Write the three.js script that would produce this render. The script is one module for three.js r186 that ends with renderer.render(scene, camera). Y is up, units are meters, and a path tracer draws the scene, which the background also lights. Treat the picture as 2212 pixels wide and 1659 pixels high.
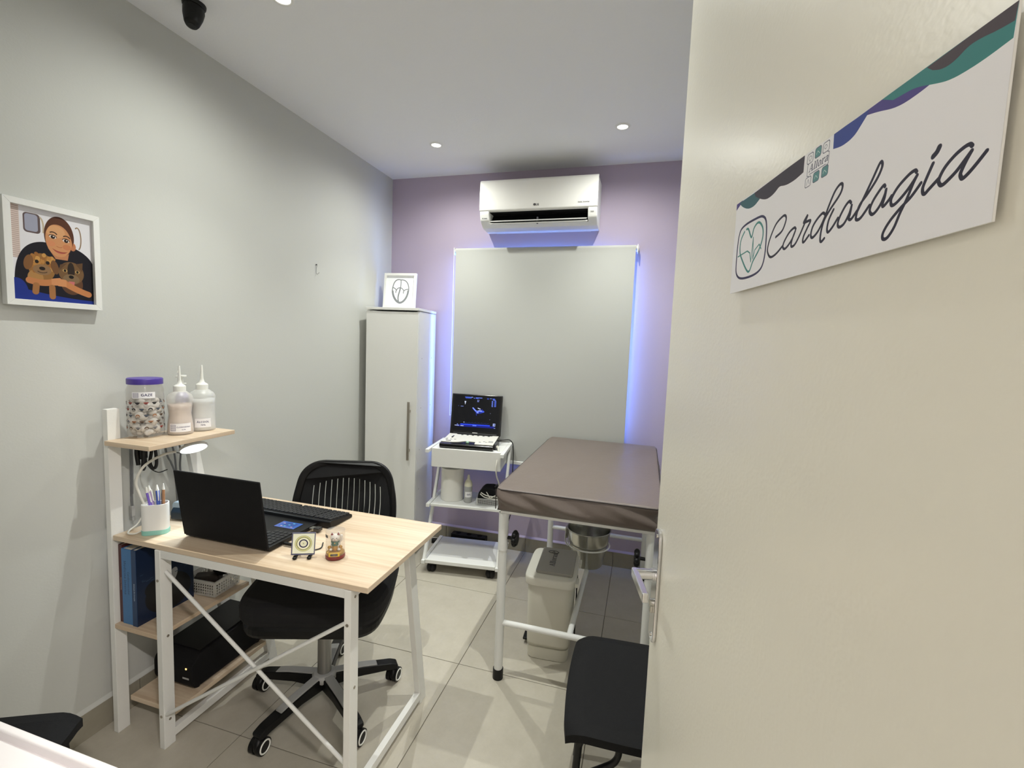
import * as THREE from 'three';
import { RoundedBoxGeometry } from 'three/addons/geometries/RoundedBoxGeometry.js';
import { mergeGeometries } from 'three/addons/utils/BufferGeometryUtils.js';
import { RectAreaLightUniformsLib } from 'three/addons/lights/RectAreaLightUniformsLib.js';
import { FontLoader } from 'three/addons/loaders/FontLoader.js';
import { TextGeometry } from 'three/addons/geometries/TextGeometry.js';

// ------------------------------------------------------------------ camera, sky, lights, exposure
const scene = new THREE.Scene();
const camera = new THREE.PerspectiveCamera(79.457, 2212 / 1659, 0.02, 60);
camera.position.set(1.817, 1.45, 3.055);
camera.rotation.order = 'YXZ';
camera.rotation.set(-0.08663, 0.2765, 0.03936);
scene.add(camera);
const renderer = new THREE.WebGLRenderer({ antialias: true });
renderer.toneMapping = THREE.LinearToneMapping;
renderer.toneMappingExposure = 1.0;
renderer.shadowMap.enabled = true;
RectAreaLightUniformsLib.init();
scene.background = new THREE.Color(0.10, 0.22, 0.62);            // clear blue daylight, seen only through the window
const CEIL = 2.593, ROOM_W = 2.2, ROOM_D = 2.84, WALL = 0.12;
const WIN = { x0: 0.62, x1: 1.64, y0: 0.88, y1: 2.0 };
const daylight = new THREE.RectAreaLight(new THREE.Color(0.16, 0.34, 1.0), 66, WIN.x1 - WIN.x0 - 0.08, WIN.y1 - WIN.y0 - 0.08);
daylight.position.set((WIN.x0 + WIN.x1) / 2, (WIN.y0 + WIN.y1) / 2, -0.15);
daylight.lookAt(daylight.position.x, daylight.position.y, 2);
scene.add(daylight);
const SPOT_COLOR = new THREE.Color(0.985, 1.0, 0.935), SPOT_POWER = 3.3, SPILL_POWER = 2.15;
const SPOTS = [[0.57, 0.485], [1.635, 0.51], [0.556, 1.668], [1.63, 1.68]];

// ------------------------------------------------------------------ helpers
const used = {};
function numbered(n) { used[n] = (used[n] ?? -1) + 1; return used[n] ? `${n}_${String(used[n]).padStart(3, '0')}` : n; }
let seed = 7;
const rnd = () => { seed = (seed * 1664525 + 1013904223) >>> 0; return seed / 4294967296; };
const V = (x, y, z) => new THREE.Vector3(x, y, z);
function shade(o) { o.castShadow = true; o.receiveShadow = true; return o; }
function mesh(name, geo, mat, parent, label) {
  const g = Array.isArray(geo) ? join(geo) : geo;
  const m = shade(new THREE.Mesh(g, mat)); m.name = name;
  if (label) m.userData.label = label;
  (parent || scene).add(m);
  return m;
}
function join(list) {
  return mergeGeometries(list.map((g) => { const n = g.index ? g.toNonIndexed() : g; for (const k of Object.keys(n.attributes)) if (!['position', 'normal', 'uv'].includes(k)) n.deleteAttribute(k); return n; }));
}
function thing(name, label, category, pos = [0, 0, 0], turn = 0, group) {
  const o = new THREE.Group(); o.name = numbered(name); o.position.set(...pos); o.rotation.y = turn;
  o.userData = { label, category }; if (group) o.userData.group = group;
  scene.add(o); return o;
}
function struct(name, geo, mat, parent) {
  const o = mesh(name, geo, mat, parent); if (!parent) o.userData.kind = 'structure'; return o;
}
function structGroup(name, pos = [0, 0, 0], turn = 0) {
  const o = new THREE.Group(); o.name = name; o.position.set(...pos); o.rotation.y = turn; o.userData.kind = 'structure'; scene.add(o); return o;
}
// texture coordinates in metres, by the way each face points
function uvm(g, s = 1) {
  const p = g.attributes.position, n = g.attributes.normal, uv = new Float32Array(p.count * 2);
  for (let i = 0; i < p.count; i++) {
    const ax = Math.abs(n.getX(i)), ay = Math.abs(n.getY(i)), az = Math.abs(n.getZ(i));
    let u, v;
    if (ay >= ax && ay >= az) { u = p.getX(i); v = p.getZ(i); } else if (ax >= az) { u = p.getZ(i); v = p.getY(i); } else { u = p.getX(i); v = p.getY(i); }
    uv[2 * i] = u * s; uv[2 * i + 1] = v * s;
  }
  g.setAttribute('uv', new THREE.BufferAttribute(uv, 2)); return g;
}
// box from corner to corner, edges rounded by r
function bx(x0, x1, y0, y1, z0, z1, r = 0.002, seg = 2) {
  const w = x1 - x0, h = y1 - y0, d = z1 - z0;
  const g = r > 0 ? new RoundedBoxGeometry(w, h, d, seg, Math.min(r, w / 2.01, h / 2.01, d / 2.01)) : new THREE.BoxGeometry(w, h, d);
  g.translate((x0 + x1) / 2, (y0 + y1) / 2, (z0 + z1) / 2); return uvm(g);
}
function shapeOf(pts, r = 0) {
  const s = new THREE.Shape(), n = pts.length;
  if (!r) { pts.forEach((p, i) => (i ? s.lineTo(p[0], p[1]) : s.moveTo(p[0], p[1]))); s.closePath(); return s; }
  for (let i = 0; i < n; i++) {
    const a = pts[(i + n - 1) % n], b = pts[i], c = pts[(i + 1) % n], ra = b[2] ?? r;
    const la = Math.hypot(a[0] - b[0], a[1] - b[1]), lc = Math.hypot(c[0] - b[0], c[1] - b[1]), q = Math.min(ra, la / 2.05, lc / 2.05);
    const p = [b[0] + (a[0] - b[0]) * q / la, b[1] + (a[1] - b[1]) * q / la], e = [b[0] + (c[0] - b[0]) * q / lc, b[1] + (c[1] - b[1]) * q / lc];
    if (i) s.lineTo(p[0], p[1]); else s.moveTo(p[0], p[1]);
    s.quadraticCurveTo(b[0], b[1], e[0], e[1]);
  }
  s.closePath(); return s;
}
function extrude(shape, depth, bevel = 0, cs = 8) {
  return new THREE.ExtrudeGeometry(shape, { depth: depth - 2 * bevel, bevelEnabled: bevel > 0, bevelSize: bevel, bevelThickness: bevel, bevelOffset: -bevel, bevelSegments: 2, curveSegments: cs }).translate(0, 0, bevel);
}
const exX = (pts, x0, x1, bevel = 0, r = 0) => uvm(extrude(shapeOf(pts.map(([z, y, q]) => [-z, y, q]), r), x1 - x0, bevel).rotateY(Math.PI / 2).translate(x0, 0, 0));
const exY = (pts, y0, y1, bevel = 0, r = 0) => uvm(extrude(shapeOf(pts.map(([x, z, q]) => [x, -z, q]), r), y1 - y0, bevel).rotateX(-Math.PI / 2).translate(0, y0, 0));
const exZ = (pts, z0, z1, bevel = 0, r = 0) => uvm(extrude(shapeOf(pts, r), z1 - z0, bevel).translate(0, 0, z0));
function cyl(x, y, z, r0, h, r1 = r0, seg = 24, open = false) { return new THREE.CylinderGeometry(r1, r0, h, seg, 1, open).translate(x, y + h / 2, z); }   // r0 below, r1 above
function bar(a, b, r, seg = 12) {
  const A = V(...a), B = V(...b), d = B.clone().sub(A), g = new THREE.CylinderGeometry(r, r, d.length(), seg);
  g.applyQuaternion(new THREE.Quaternion().setFromUnitVectors(V(0, 1, 0), d.clone().normalize())); const c = A.add(B).multiplyScalar(0.5);
  return g.translate(c.x, c.y, c.z);
}
function tube(pts, r, seg = 40, rad = 8, closed = false, tension = 0.5) {
  return new THREE.TubeGeometry(new THREE.CatmullRomCurve3(pts.map((p) => V(...p)), closed, 'catmullrom', tension), seg, r, rad, closed);
}
// a tube through straight runs with rounded corners
function pipe(pts, r, bend = 0.04, rad = 10) {
  const path = new THREE.CurvePath(), P = pts.map((p) => V(...p)); let last = P[0];
  for (let i = 1; i < P.length - 1; i++) {
    const u = P[i - 1].clone().sub(P[i]), w = P[i + 1].clone().sub(P[i]), q = Math.min(bend, u.length() / 2.1, w.length() / 2.1);
    const s = P[i].clone().addScaledVector(u.normalize(), q), e = P[i].clone().addScaledVector(w.normalize(), q);
    path.add(new THREE.LineCurve3(last, s)); path.add(new THREE.QuadraticBezierCurve3(s, P[i], e)); last = e;
  }
  path.add(new THREE.LineCurve3(last, P[P.length - 1]));
  return new THREE.TubeGeometry(path, pts.length * 12, r, rad, false);
}
const lathe = (prof, seg = 32) => new THREE.LatheGeometry(prof.map(([r, y]) => new THREE.Vector2(Math.max(r, 0.0001), y)), seg);
const ell = (x, y, z, a, b, c, w = 20, h = 14) => new THREE.SphereGeometry(1, w, h).scale(a, b, c).translate(x, y, z);

// ------------------------------------------------------------------ textures
function noise2(N, cells, oct = 4, gain = 0.5, stretchX = 1) {      // tiling value noise, 0..1
  const out = new Float32Array(N * N); let amp = 1, sum = 0;
  for (let o = 0; o < oct; o++) {
    const cx = Math.max(1, Math.round(cells * 2 ** o / stretchX)), cy = cells * 2 ** o, grid = new Float32Array(cx * cy);
    for (let i = 0; i < grid.length; i++) grid[i] = rnd();
    for (let y = 0; y < N; y++) {
      const fy = y / N * cy, y0 = Math.floor(fy), ty = fy - y0, sy = ty * ty * (3 - 2 * ty), r0 = (y0 % cy) * cx, r1 = ((y0 + 1) % cy) * cx;
      for (let x = 0; x < N; x++) {
        const fx = x / N * cx, x0 = Math.floor(fx), tx = fx - x0, sx = tx * tx * (3 - 2 * tx), a = x0 % cx, b = (x0 + 1) % cx;
        out[y * N + x] += amp * ((grid[r0 + a] * (1 - sx) + grid[r0 + b] * sx) * (1 - sy) + (grid[r1 + a] * (1 - sx) + grid[r1 + b] * sx) * sy);
      }
    }
    sum += amp; amp *= gain;
  }
  for (let i = 0; i < out.length; i++) out[i] /= sum;
  return out;
}
function tex(N, f, srgb, repeat = 1) {
  const d = new Uint8Array(N * N * 4);
  for (let i = 0; i < N * N; i++) { const c = f(i, i % N, Math.floor(i / N)); for (let k = 0; k < 3; k++) d[i * 4 + k] = Math.max(0, Math.min(255, Array.isArray(c) ? c[k] : c)); d[i * 4 + 3] = 255; }
  const t = new THREE.DataTexture(d, N, N); t.wrapS = t.wrapT = THREE.RepeatWrapping; t.magFilter = THREE.LinearFilter; t.minFilter = THREE.LinearMipmapLinearFilter; t.generateMipmaps = true;
  if (srgb) t.colorSpace = THREE.SRGBColorSpace; t.repeat.set(repeat, repeat); t.needsUpdate = true; return t;
}
function canvasTex(w, h, draw) {
  const c = document.createElement('canvas'); c.width = w; c.height = h; const g = c.getContext('2d'); draw(g, w, h);
  const t = new THREE.CanvasTexture(c); t.colorSpace = THREE.SRGBColorSpace; return t;
}
const mixc = (a, b, t) => a.map((v, i) => v + (b[i] - v) * t);
const nFine = noise2(256, 64, 2), nMid = noise2(256, 12, 4), nStreak = noise2(512, 48, 4, 0.6, 24), nBroad = noise2(512, 6, 3, 0.5, 6), nGrain = noise2(512, 128, 2, 0.6, 32);
const plasterBump = tex(256, (i) => 255 * (0.6 * nFine[i] + 0.4 * nMid[i]), false, 4);
const rollerBump = tex(256, (i) => 255 * (0.35 * nFine[i] + 0.65 * nMid[i]), false, 3);
const weaveBump = tex(128, (i, x, y) => 128 + 60 * Math.sin(x / 128 * Math.PI * 2 * 32) * Math.sin(y / 128 * Math.PI * 2 * 32) + 40 * rnd(), false, 8);
const grainBump = tex(256, (i) => 255 * nFine[i], false, 12);
const woodMap = tex(512, (i) => { const t = Math.min(1, Math.max(0, 0.5 * nStreak[i] + 0.3 * nBroad[i] + 0.25 * nGrain[i])); return mixc([232, 216, 193], [186, 158, 127], Math.pow(t, 1.7) * 1.25); }, true, 1.3);
const tileMaps = [0, 1, 2].map((k) => tex(256, (i) => { const j = (i + k * 21000) % 65536, t = 0.7 * nMid[j] + 0.3 * nFine[j]; return mixc([195, 189, 175], [179, 173, 158], t + (k - 1) * 0.05); }, true, 1.6));

// ------------------------------------------------------------------ materials
const std = (o) => new THREE.MeshStandardMaterial(o), phys = (o) => new THREE.MeshPhysicalMaterial(o);
const M = {
  wall: std({ color: '#c5c6c1', roughness: 0.72, bumpMap: plasterBump, bumpScale: 0.0002 }),
  lilac: std({ color: '#b6a9bc', roughness: 0.72, bumpMap: plasterBump, bumpScale: 0.0003 }),
  ceiling: std({ color: '#e9eaec', roughness: 0.85, bumpMap: plasterBump, bumpScale: 0.0005 }),
  grout: std({ color: '#6b655a', roughness: 0.95 }),
  tiles: tileMaps.map((m) => std({ map: m, roughness: 0.34, bumpMap: grainBump, bumpScale: 0.0002 })),
  skirting: tileMaps.map((m) => std({ map: m, color: '#d2d1cc', roughness: 0.5 })),
  door: phys({ color: '#ece9dc', roughness: 0.32, bumpMap: plasterBump, bumpScale: 0.0003, clearcoat: 0.25, clearcoatRoughness: 0.25 }),
  passage: std({ color: '#ece9e6', roughness: 0.8 }),
  white: std({ color: '#e6e6e3', roughness: 0.45 }),
  whiteGloss: phys({ color: '#f4f3ee', roughness: 0.3, clearcoat: 0.9, clearcoatRoughness: 0.05 }),
  whiteMetal: phys({ color: '#e9eae7', roughness: 0.38, bumpMap: grainBump, bumpScale: 0.0002 }),
  whiteLam: std({ color: '#e8e8e4', roughness: 0.5, bumpMap: grainBump, bumpScale: 0.0003 }),
  whiteTable: std({ color: '#efeaea', roughness: 0.42 }),
  wood: phys({ map: woodMap, roughness: 0.38, bumpMap: grainBump, bumpScale: 0.0002, clearcoat: 0.15, clearcoatRoughness: 0.3 }),
  woodEdge: std({ map: woodMap, color: '#dccfb4', roughness: 0.5 }),
  black: phys({ color: '#0e0e0f', roughness: 0.45, specularIntensity: 0.6 }),
  blackMatte: phys({ color: '#0f0f11', roughness: 0.75, specularIntensity: 0.45, bumpMap: grainBump, bumpScale: 0.0004 }),
  blackFabric: std({ color: '#0e0e10', roughness: 0.95, bumpMap: weaveBump, bumpScale: 0.0008 }),
  blackKey: std({ color: '#1a1a1c', roughness: 0.5 }),
  blackGloss: phys({ color: '#0b0b0c', roughness: 0.2, clearcoat: 0.5, clearcoatRoughness: 0.1 }),
  greyPlastic: std({ color: '#a5a5a3', roughness: 0.45 }),
  darkGrey: std({ color: '#4d4d4f', roughness: 0.5 }),
  chrome: std({ color: '#d6d6d8', metalness: 1, roughness: 0.14 }),
  steel: std({ color: '#b9b8b2', metalness: 1, roughness: 0.2 }),
  brushed: std({ color: '#b4ada2', metalness: 1, roughness: 0.38 }),
  vinyl: phys({ color: '#6c615b', roughness: 0.36, bumpMap: rollerBump, bumpScale: 0.0006, sheen: 0.2 }),
  vinylSeam: std({ color: '#2f2726', roughness: 0.6 }),
  blind: std({ color: '#b9bab5', roughness: 0.85, bumpMap: weaveBump, bumpScale: 0.0004 }),
  binBody: std({ color: '#cfccbe', roughness: 0.45 }),
  binLid: std({ color: '#d8d6cb', roughness: 0.4 }),
  binFlap: std({ color: '#97948c', roughness: 0.5 }),
  glassPane: phys({ color: '#ffffff', roughness: 0.02, transmission: 1, thickness: 0, ior: 1.45 }),
  jarPlastic: phys({ color: '#f6f4f2', roughness: 0.06, transmission: 0.92, thickness: 0, ior: 1.4 }),
  milky: phys({ color: '#fafaf8', roughness: 0.4, transmission: 0.75, thickness: 0 }),
  capWhite: std({ color: '#f0f0ea', roughness: 0.5 }),
  liquidPink: std({ color: '#dcc8bc', roughness: 0.35 }),
  liquidClear: std({ color: '#e9eaec', roughness: 0.4 }),
  purple: std({ color: '#4e3a98', roughness: 0.35 }),
  cotton: std({ color: '#f8f6f1', roughness: 1, bumpMap: rollerBump, bumpScale: 0.002 }),
  paper: std({ color: '#e9e8e2', roughness: 0.95, bumpMap: rollerBump, bumpScale: 0.001 }),
  pages: std({ color: '#ddd8c8', roughness: 0.9 }),
  teal: std({ color: '#8fc9bd', roughness: 0.5 }),
  cable: std({ color: '#141414', roughness: 0.55 }), cableGrey: std({ color: '#6f7173', roughness: 0.55 }), cableWhite: std({ color: '#dcdad0', roughness: 0.55 }),
  lampGlow: std({ color: '#ffffff', emissive: new THREE.Color(1, 0.97, 0.92), emissiveIntensity: 6 }),
  gold: std({ color: '#b98d33', metalness: 0.7, roughness: 0.35 }), red: std({ color: '#8a1f24', roughness: 0.4 }), green: std({ color: '#1f5a48', roughness: 0.45 }), catWhite: phys({ color: '#ece9e4', roughness: 0.25, clearcoat: 0.5 }),
};
const font = await new FontLoader().loadAsync('fonts/droid/droid_sans_bold.typeface.json');
const fontSerif = await new FontLoader().loadAsync('fonts/droid/droid_serif_bold.typeface.json');
function words(text, size, depth = 0.0006, f = font) {
  const g = new TextGeometry(text, { font: f, size, depth, curveSegments: 3, bevelEnabled: false }); g.computeBoundingBox();
  return g.translate(-(g.boundingBox.max.x + g.boundingBox.min.x) / 2, 0, 0);
}

// ------------------------------------------------------------------ the room
// floor: bed of grout with a tile in each square
{
  const floor = structGroup('floor');
  mesh('grout_bed', bx(-WALL, 3.3, -0.08, -0.0025, -WALL, 4.5, 0), M.grout, floor);
  const xs = [-0.105, 0.495, 1.095, 1.695, 2.295, 2.895, 3.3], zs = [0, 0.605, 1.21, 1.815, 2.42, 3.025, 3.63, 4.235, 4.5], g = 0.0014;
  for (let i = 0; i < xs.length - 1; i++) for (let j = 0; j < zs.length - 1; j++) {
    const x0 = Math.max(xs[i], 0) + g, x1 = xs[i + 1] - g;
    mesh('tile', bx(x0, x1, -0.0095, 0, zs[j] + g, zs[j + 1] - g, 0.0012, 1), M.tiles[(i * 2 + j * 5) % 3], floor);
  }
}
struct('ceiling', bx(-WALL, 3.3, CEIL, CEIL + 0.1, -WALL, 4.5, 0), M.ceiling);
struct('wall_left', bx(-WALL, 0, 0, CEIL, -WALL, 4.5, 0), M.wall);
struct('wall_right', bx(ROOM_W, ROOM_W + WALL, 0, CEIL, 0, ROOM_D, 0), M.wall);
{ // back wall with the window opening
  const { x0, x1, y0, y1 } = WIN, s = shapeOf([[0, 0], [3.3, 0], [3.3, CEIL], [0, CEIL]]), h = new THREE.Path();
  h.moveTo(x0, y0); h.lineTo(x0, y1); h.lineTo(x1, y1); h.lineTo(x1, y0); h.closePath(); s.holes.push(h);
  struct('wall_back', uvm(extrude(s, WALL).translate(0, 0, -WALL)), M.lilac);
}
{ // wall with the doorway, and the passage outside it
  const s = shapeOf([[0, 0], [1.225, 0], [1.225, 2.16], [2.075, 2.16], [2.075, 0], [3.3, 0], [3.3, CEIL], [0, CEIL]]);
  struct('wall_front', uvm(extrude(s, WALL).translate(0, 0, ROOM_D)), M.wall);
  struct('wall_passage', bx(0, 3.3, 0, CEIL, 4.38, 4.5, 0), M.passage);
  struct('wall_passage_end', bx(3.18, 3.3, 0, CEIL, ROOM_D + WALL, 4.38, 0), M.passage);
  const t = structGroup('trim_1');
  mesh('jamb', bx(1.225, 1.24, 0, 2.145, ROOM_D - 0.012, ROOM_D + WALL + 0.012, 0.002), M.door, t);
  mesh('jamb', bx(2.06, 2.075, 0, 2.145, ROOM_D - 0.012, ROOM_D + WALL + 0.012, 0.002), M.door, t);
  mesh('head', bx(1.225, 2.075, 2.145, 2.16, ROOM_D - 0.012, ROOM_D + WALL + 0.012, 0.002), M.door, t);
}
{ // tile skirting with a painted lip on top
  const left = structGroup('baseboard_left'), back = structGroup('baseboard_back'), right = structGroup('baseboard_right');
  const zs = [0.012, 0.605, 1.21, 1.815, 2.42, ROOM_D], xs = [0, 0.495, 1.095, 1.695, ROOM_W];
  for (let j = 0; j < zs.length - 1; j++) {
    mesh('tile', bx(0, 0.009, 0.0, 0.1, zs[j] + 0.0012, zs[j + 1] - 0.0012, 0.001, 1), M.skirting[j % 3], left);
    mesh('tile', bx(ROOM_W - 0.009, ROOM_W, 0.0, 0.1, zs[j] + 0.0012, zs[j + 1] - 0.0012, 0.001, 1), M.skirting[j % 3], right);
  }
  for (let j = 0; j < xs.length - 1; j++) mesh('tile', bx(xs[j] + 0.0012, xs[j + 1] - 0.0012, 0.0, 0.1, 0, 0.009, 0.001, 1), M.skirting[(j + 1) % 3], back);
  const lip = [[0, 0.1], [0.011, 0.1], [0.009, 0.104], [0, 0.113]];
  mesh('painted_lip', exX(lip.map(([a, y]) => [a, y]), 0, ROOM_W), M.lilac, back);
  mesh('painted_lip', exZ(lip, 0, ROOM_D), M.wall, left);
}
{ // window behind the blind
  const { x0, x1, y0, y1 } = WIN, w = structGroup('window_1'), f = 0.04, z0 = -0.09, z1 = -0.045;
  for (const [a, b, c, d] of [[x0, x1, y0, y0 + f], [x0, x1, y1 - f, y1], [x0, x0 + f, y0 + f, y1 - f], [x1 - f, x1, y0 + f, y1 - f], [(x0 + x1) / 2 - 0.02, (x0 + x1) / 2 + 0.02, y0 + f, y1 - f]]) mesh('window_frame', bx(a, b, c, d, z0, z1, 0.002), M.white, w);
  const mid = (x0 + x1) / 2;
  for (const [a, b] of [[x0 + f, mid - 0.02], [mid + 0.02, x1 - f]]) mesh('pane', new THREE.PlaneGeometry(b - a, y1 - y0 - 2 * f).translate((a + b) / 2, (y0 + y1) / 2, -0.068), M.glassPane, w);
}
// door, standing open into the room
const DOOR_TURN = 1.783, DOOR_AT = [2.033, 0, 2.834];
{
  const d = structGroup('door_1', DOOR_AT, DOOR_TURN);
  mesh('leaf', bx(0, 0.8, 0.008, 2.135, 0, 0.035, 0.0025), M.door, d);
  const plate = extrude(shapeOf([[0.749, 0.842, 0.02], [0.789, 0.842, 0.02], [0.789, 1.082, 0.02], [0.749, 1.082, 0.02]], 0.02), 0.007, 0.002, 10).translate(0, 0, -0.007);
  const p = mesh('lock_plate', plate, M.chrome, d, 'chrome lock plate with rounded ends');
  for (const y of [1.068, 0.856]) mesh('screw', bar([0.769, y, -0.009], [0.769, y, -0.006], 0.004), M.steel, p);
  mesh('key_cylinder', [bar([0.769, 0.925, -0.013], [0.769, 0.925, -0.006], 0.008, 20), bx(0.765, 0.773, 0.903, 0.925, -0.012, -0.006, 0.002)], M.steel, p);
  const h = mesh('lever_handle', [bar([0.769, 0.985, -0.012], [0.769, 0.985, -0.006], 0.013, 24), bar([0.769, 0.985, -0.044], [0.769, 0.985, -0.008], 0.011, 24), bx(0.672, 0.779, 0.9755, 0.9945, -0.0525, -0.04, 0.003)], M.chrome, d, 'chrome lever handle');
  for (const y of [0.25, 1.1, 1.9]) mesh('hinge', bar([-0.006, y, 0.0175], [-0.006, y + 0.09, 0.0175], 0.006), M.steel, d);
}
// ceiling downlights: the fitting, its glowing lens and its light
SPOTS.forEach(([x, z], i) => {
  const where = ['above the white wardrobe', 'above the examination table', 'above the wooden desk', 'above the black chair by the door'][i];
  const t = thing('ceiling_downlight', `small round recessed downlight in the ceiling ${where}`, 'light', [x, CEIL, z], 0, 'recessed ceiling downlights');
  mesh('trim_ring', lathe([[0.027, -0.002], [0.0285, -0.006], [0.036, -0.005], [0.04, 0]], 36), M.white, t);
  mesh('lens', new THREE.CircleGeometry(0.028, 28).rotateX(Math.PI / 2).translate(0, -0.0025, 0), M.lampGlow, t);
  const s = new THREE.SpotLight(SPOT_COLOR, SPOT_POWER, 0, 0.82, 1, 2); s.position.set(0, -0.012, 0); s.target.position.set(0, -2, 0); s.castShadow = true; s.shadow.radius = 0.6; s.shadow.mapSize.set(1024, 1024);
  t.add(s); t.add(s.target);
  const w = new THREE.SpotLight(SPOT_COLOR, SPILL_POWER, 0, 1.45, 1, 2); w.position.set(0, -0.012, 0); w.target = s.target; w.castShadow = true; w.shadow.radius = 0.6; t.add(w);      // the wide spill round the beam
});
{ // strip light in the passage
  const t = thing('strip_light', 'white linear strip light on the passage ceiling outside the door', 'light', [2.62, CEIL, 3.5]);
  mesh('housing', bx(-0.42, 0.42, -0.03, 0, -0.04, 0.04, 0.004), M.white, t);
  mesh('diffuser', bx(-0.4, 0.4, -0.04, -0.03, -0.03, 0.03, 0.004), std({ color: '#ffffff', emissive: new THREE.Color(1, 0.95, 0.9), emissiveIntensity: 3 }), t);
  const l = new THREE.RectAreaLight(new THREE.Color(1, 0.94, 0.9), 400, 0.8, 0.06); l.position.set(0, -0.043, 0); l.rotation.x = -Math.PI / 2; t.add(l);
}

// ------------------------------------------------------------------ air conditioner, blind, camera, pictures
{
  const t = thing('air_conditioner', 'white split air conditioner with open louvre on lilac wall above the blind', 'air conditioner', [1.1175, 2.2, 0]);
  const W = 0.3725, prof = [[0, -0.012], [0.05, -0.012], [0.125, -0.006], [0.178, 0.03], [0.192, 0.075], [0.192, 0.1], [0.19, 0.262], [0.165, 0.275], [0, 0.275]];
  const notch = [[0, -0.012], [0.05, -0.012], [0.125, -0.006], [0.155, 0.012], [0.095, 0.045], [0.1, 0.082], [0.185, 0.082], [0.185, 0.1], [0.183, 0.262], [0.16, 0.275], [0, 0.275]];
  mesh('end_cap', exX(prof, -W, -W + 0.062, 0.004, 0.012), M.whiteLam, t); mesh('end_cap', exX(prof, W - 0.055, W, 0.004, 0.012), M.whiteLam, t);
  mesh('body', exX(notch, -W + 0.06, W - 0.053, 0, 0.004), M.whiteLam, t);
  mesh('outlet', exX([[0.094, 0.046], [0.15, 0.02], [0.1, 0.08], [0.098, 0.08]], -W + 0.062, W - 0.055), M.blackMatte, t, 'black air outlet');
  mesh('outlet_lining', exX([[0.099, 0.08], [0.18, 0.08], [0.18, 0.0815], [0.099, 0.0815]], -W + 0.062, W - 0.055), M.blackMatte, t);
  const p = mesh('front_panel', exX([[0.18, 0.088], [0.1975, 0.088], [0.2, 0.12], [0.201, 0.19], [0.196, 0.265], [0.185, 0.279], [0.172, 0.279]], -W - 0.002, W + 0.002, 0.003, 0.008), M.whiteGloss, t, 'glossy white front panel');
  const tx = M.darkGrey;
  mesh('lettering', [words('LG', 0.0125).translate(0.006, 0.107, 0.2), new THREE.CylinderGeometry(0.0075, 0.0075, 0.0012, 20).rotateX(Math.PI / 2).translate(-0.012, 0.1135, 0.2002)], tx, p);
  mesh('lettering', words('DUAL Inverter', 0.0075).translate(0.292, 0.113, 0.2), tx, p);
  mesh('louvre', exX([[0.118, 0.03], [0.186, 0.004], [0.189, 0.008], [0.12, 0.036]], -W + 0.064, W - 0.057, 0.001), M.white, t);
  mesh('louvre', exX([[0.15, 0.032], [0.188, 0.02], [0.189, 0.024], [0.15, 0.037]], -W + 0.07, W - 0.062, 0.001), M.white, t);
  mesh('louvre_pin', bx(-0.005, 0.005, 0.008, 0.05, 0.13, 0.16, 0.002), M.darkGrey, t);
  mesh('lettering', words('10 Years', 0.0065).translate(-W + 0.03, 0.042, 0.183), tx, t);
  mesh('lettering', words('Power', 0.005).translate(W - 0.028, 0.06, 0.19), tx, t);
}
{
  const t = thing('roller_blind', 'pale grey roller blind drawn down over the window on lilac wall', 'blind', [1.128, 0.63, 0.06]);
  const W = 0.597, TOP = 1.44;
  mesh('fabric', bx(-W, W, 0.02, TOP, -0.0009, 0.0009, 0), M.blind, t);
  mesh('tube', bar([-W - 0.004, TOP, -0.018], [W + 0.004, TOP, -0.018], 0.019, 24), M.blind, t);
  mesh('bottom_bar', bx(-W, W, 0, 0.024, -0.007, 0.007, 0.004), M.whiteMetal, t);
  for (const s of [-1, 1]) {
    const b = mesh('bracket', [bx(s * (W + 0.012) - 0.003, s * (W + 0.012) + 0.003, TOP - 0.028, TOP + 0.02, -0.06, 0.004, 0.002), bar([s * (W + 0.004), TOP, -0.018], [s * (W + 0.018), TOP, -0.018], 0.014, 20)], M.capWhite, t);
  }
  mesh('pull_chain', [tube([[-W - 0.014, TOP, -0.001], [-W - 0.014, 0.75, -0.003], [-W - 0.014, 0.3, -0.001]], 0.0016, 8, 6), tube([[-W - 0.014, TOP, -0.035], [-W - 0.014, 0.75, -0.033], [-W - 0.014, 0.32, -0.03], [-W - 0.014, 0.3, -0.001]], 0.0016, 24, 6)], M.capWhite, t);
}
{
  const t = thing('security_camera', 'small black security camera on the ceiling near the left wall', 'camera', [0.222, CEIL, 1.712]);
  mesh('base', lathe([[0.0001, -0.014], [0.03, -0.014], [0.036, -0.008], [0.037, 0]], 28), M.black, t);
  const head = lathe([[0.0001, 0.002], [0.031, 0.0], [0.0335, -0.012], [0.031, -0.034], [0.024, -0.062], [0.019, -0.072], [0.0001, -0.074]], 30);
  const h = mesh('head', head.rotateX(-0.25).rotateZ(0.12).translate(0, -0.012, 0), M.black, t);
  mesh('lens', bar([0.0087, -0.0825, 0.0178], [0.0091, -0.0845, 0.0184], 0.011, 20), M.black, h);
}
function pictureFrame(t, w, h, d, b, printMat, frameMat) {           // lies in the xy plane, back at z = 0, base at y = 0
  const o = [[-w / 2, 0], [w / 2, 0], [w / 2, h], [-w / 2, h]], i = [[-w / 2 + b, b], [w / 2 - b, b], [w / 2 - b, h - b], [-w / 2 + b, h - b]];
  for (let k = 0; k < 4; k++) { const n = (k + 1) % 4; mesh('frame_side', exZ([o[k], o[n], i[n], i[k]], 0, d, 0.0008), frameMat, t); }
  mesh('backing', bx(-w / 2 + 0.003, w / 2 - 0.003, 0.003, h - 0.003, 0, 0.004, 0), M.pages, t);
  const pw = w - 2 * b, ph = h - 2 * b;
  mesh('print', new THREE.PlaneGeometry(pw, ph).translate(0, h / 2, d * 0.5), printMat, t);
}
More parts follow.
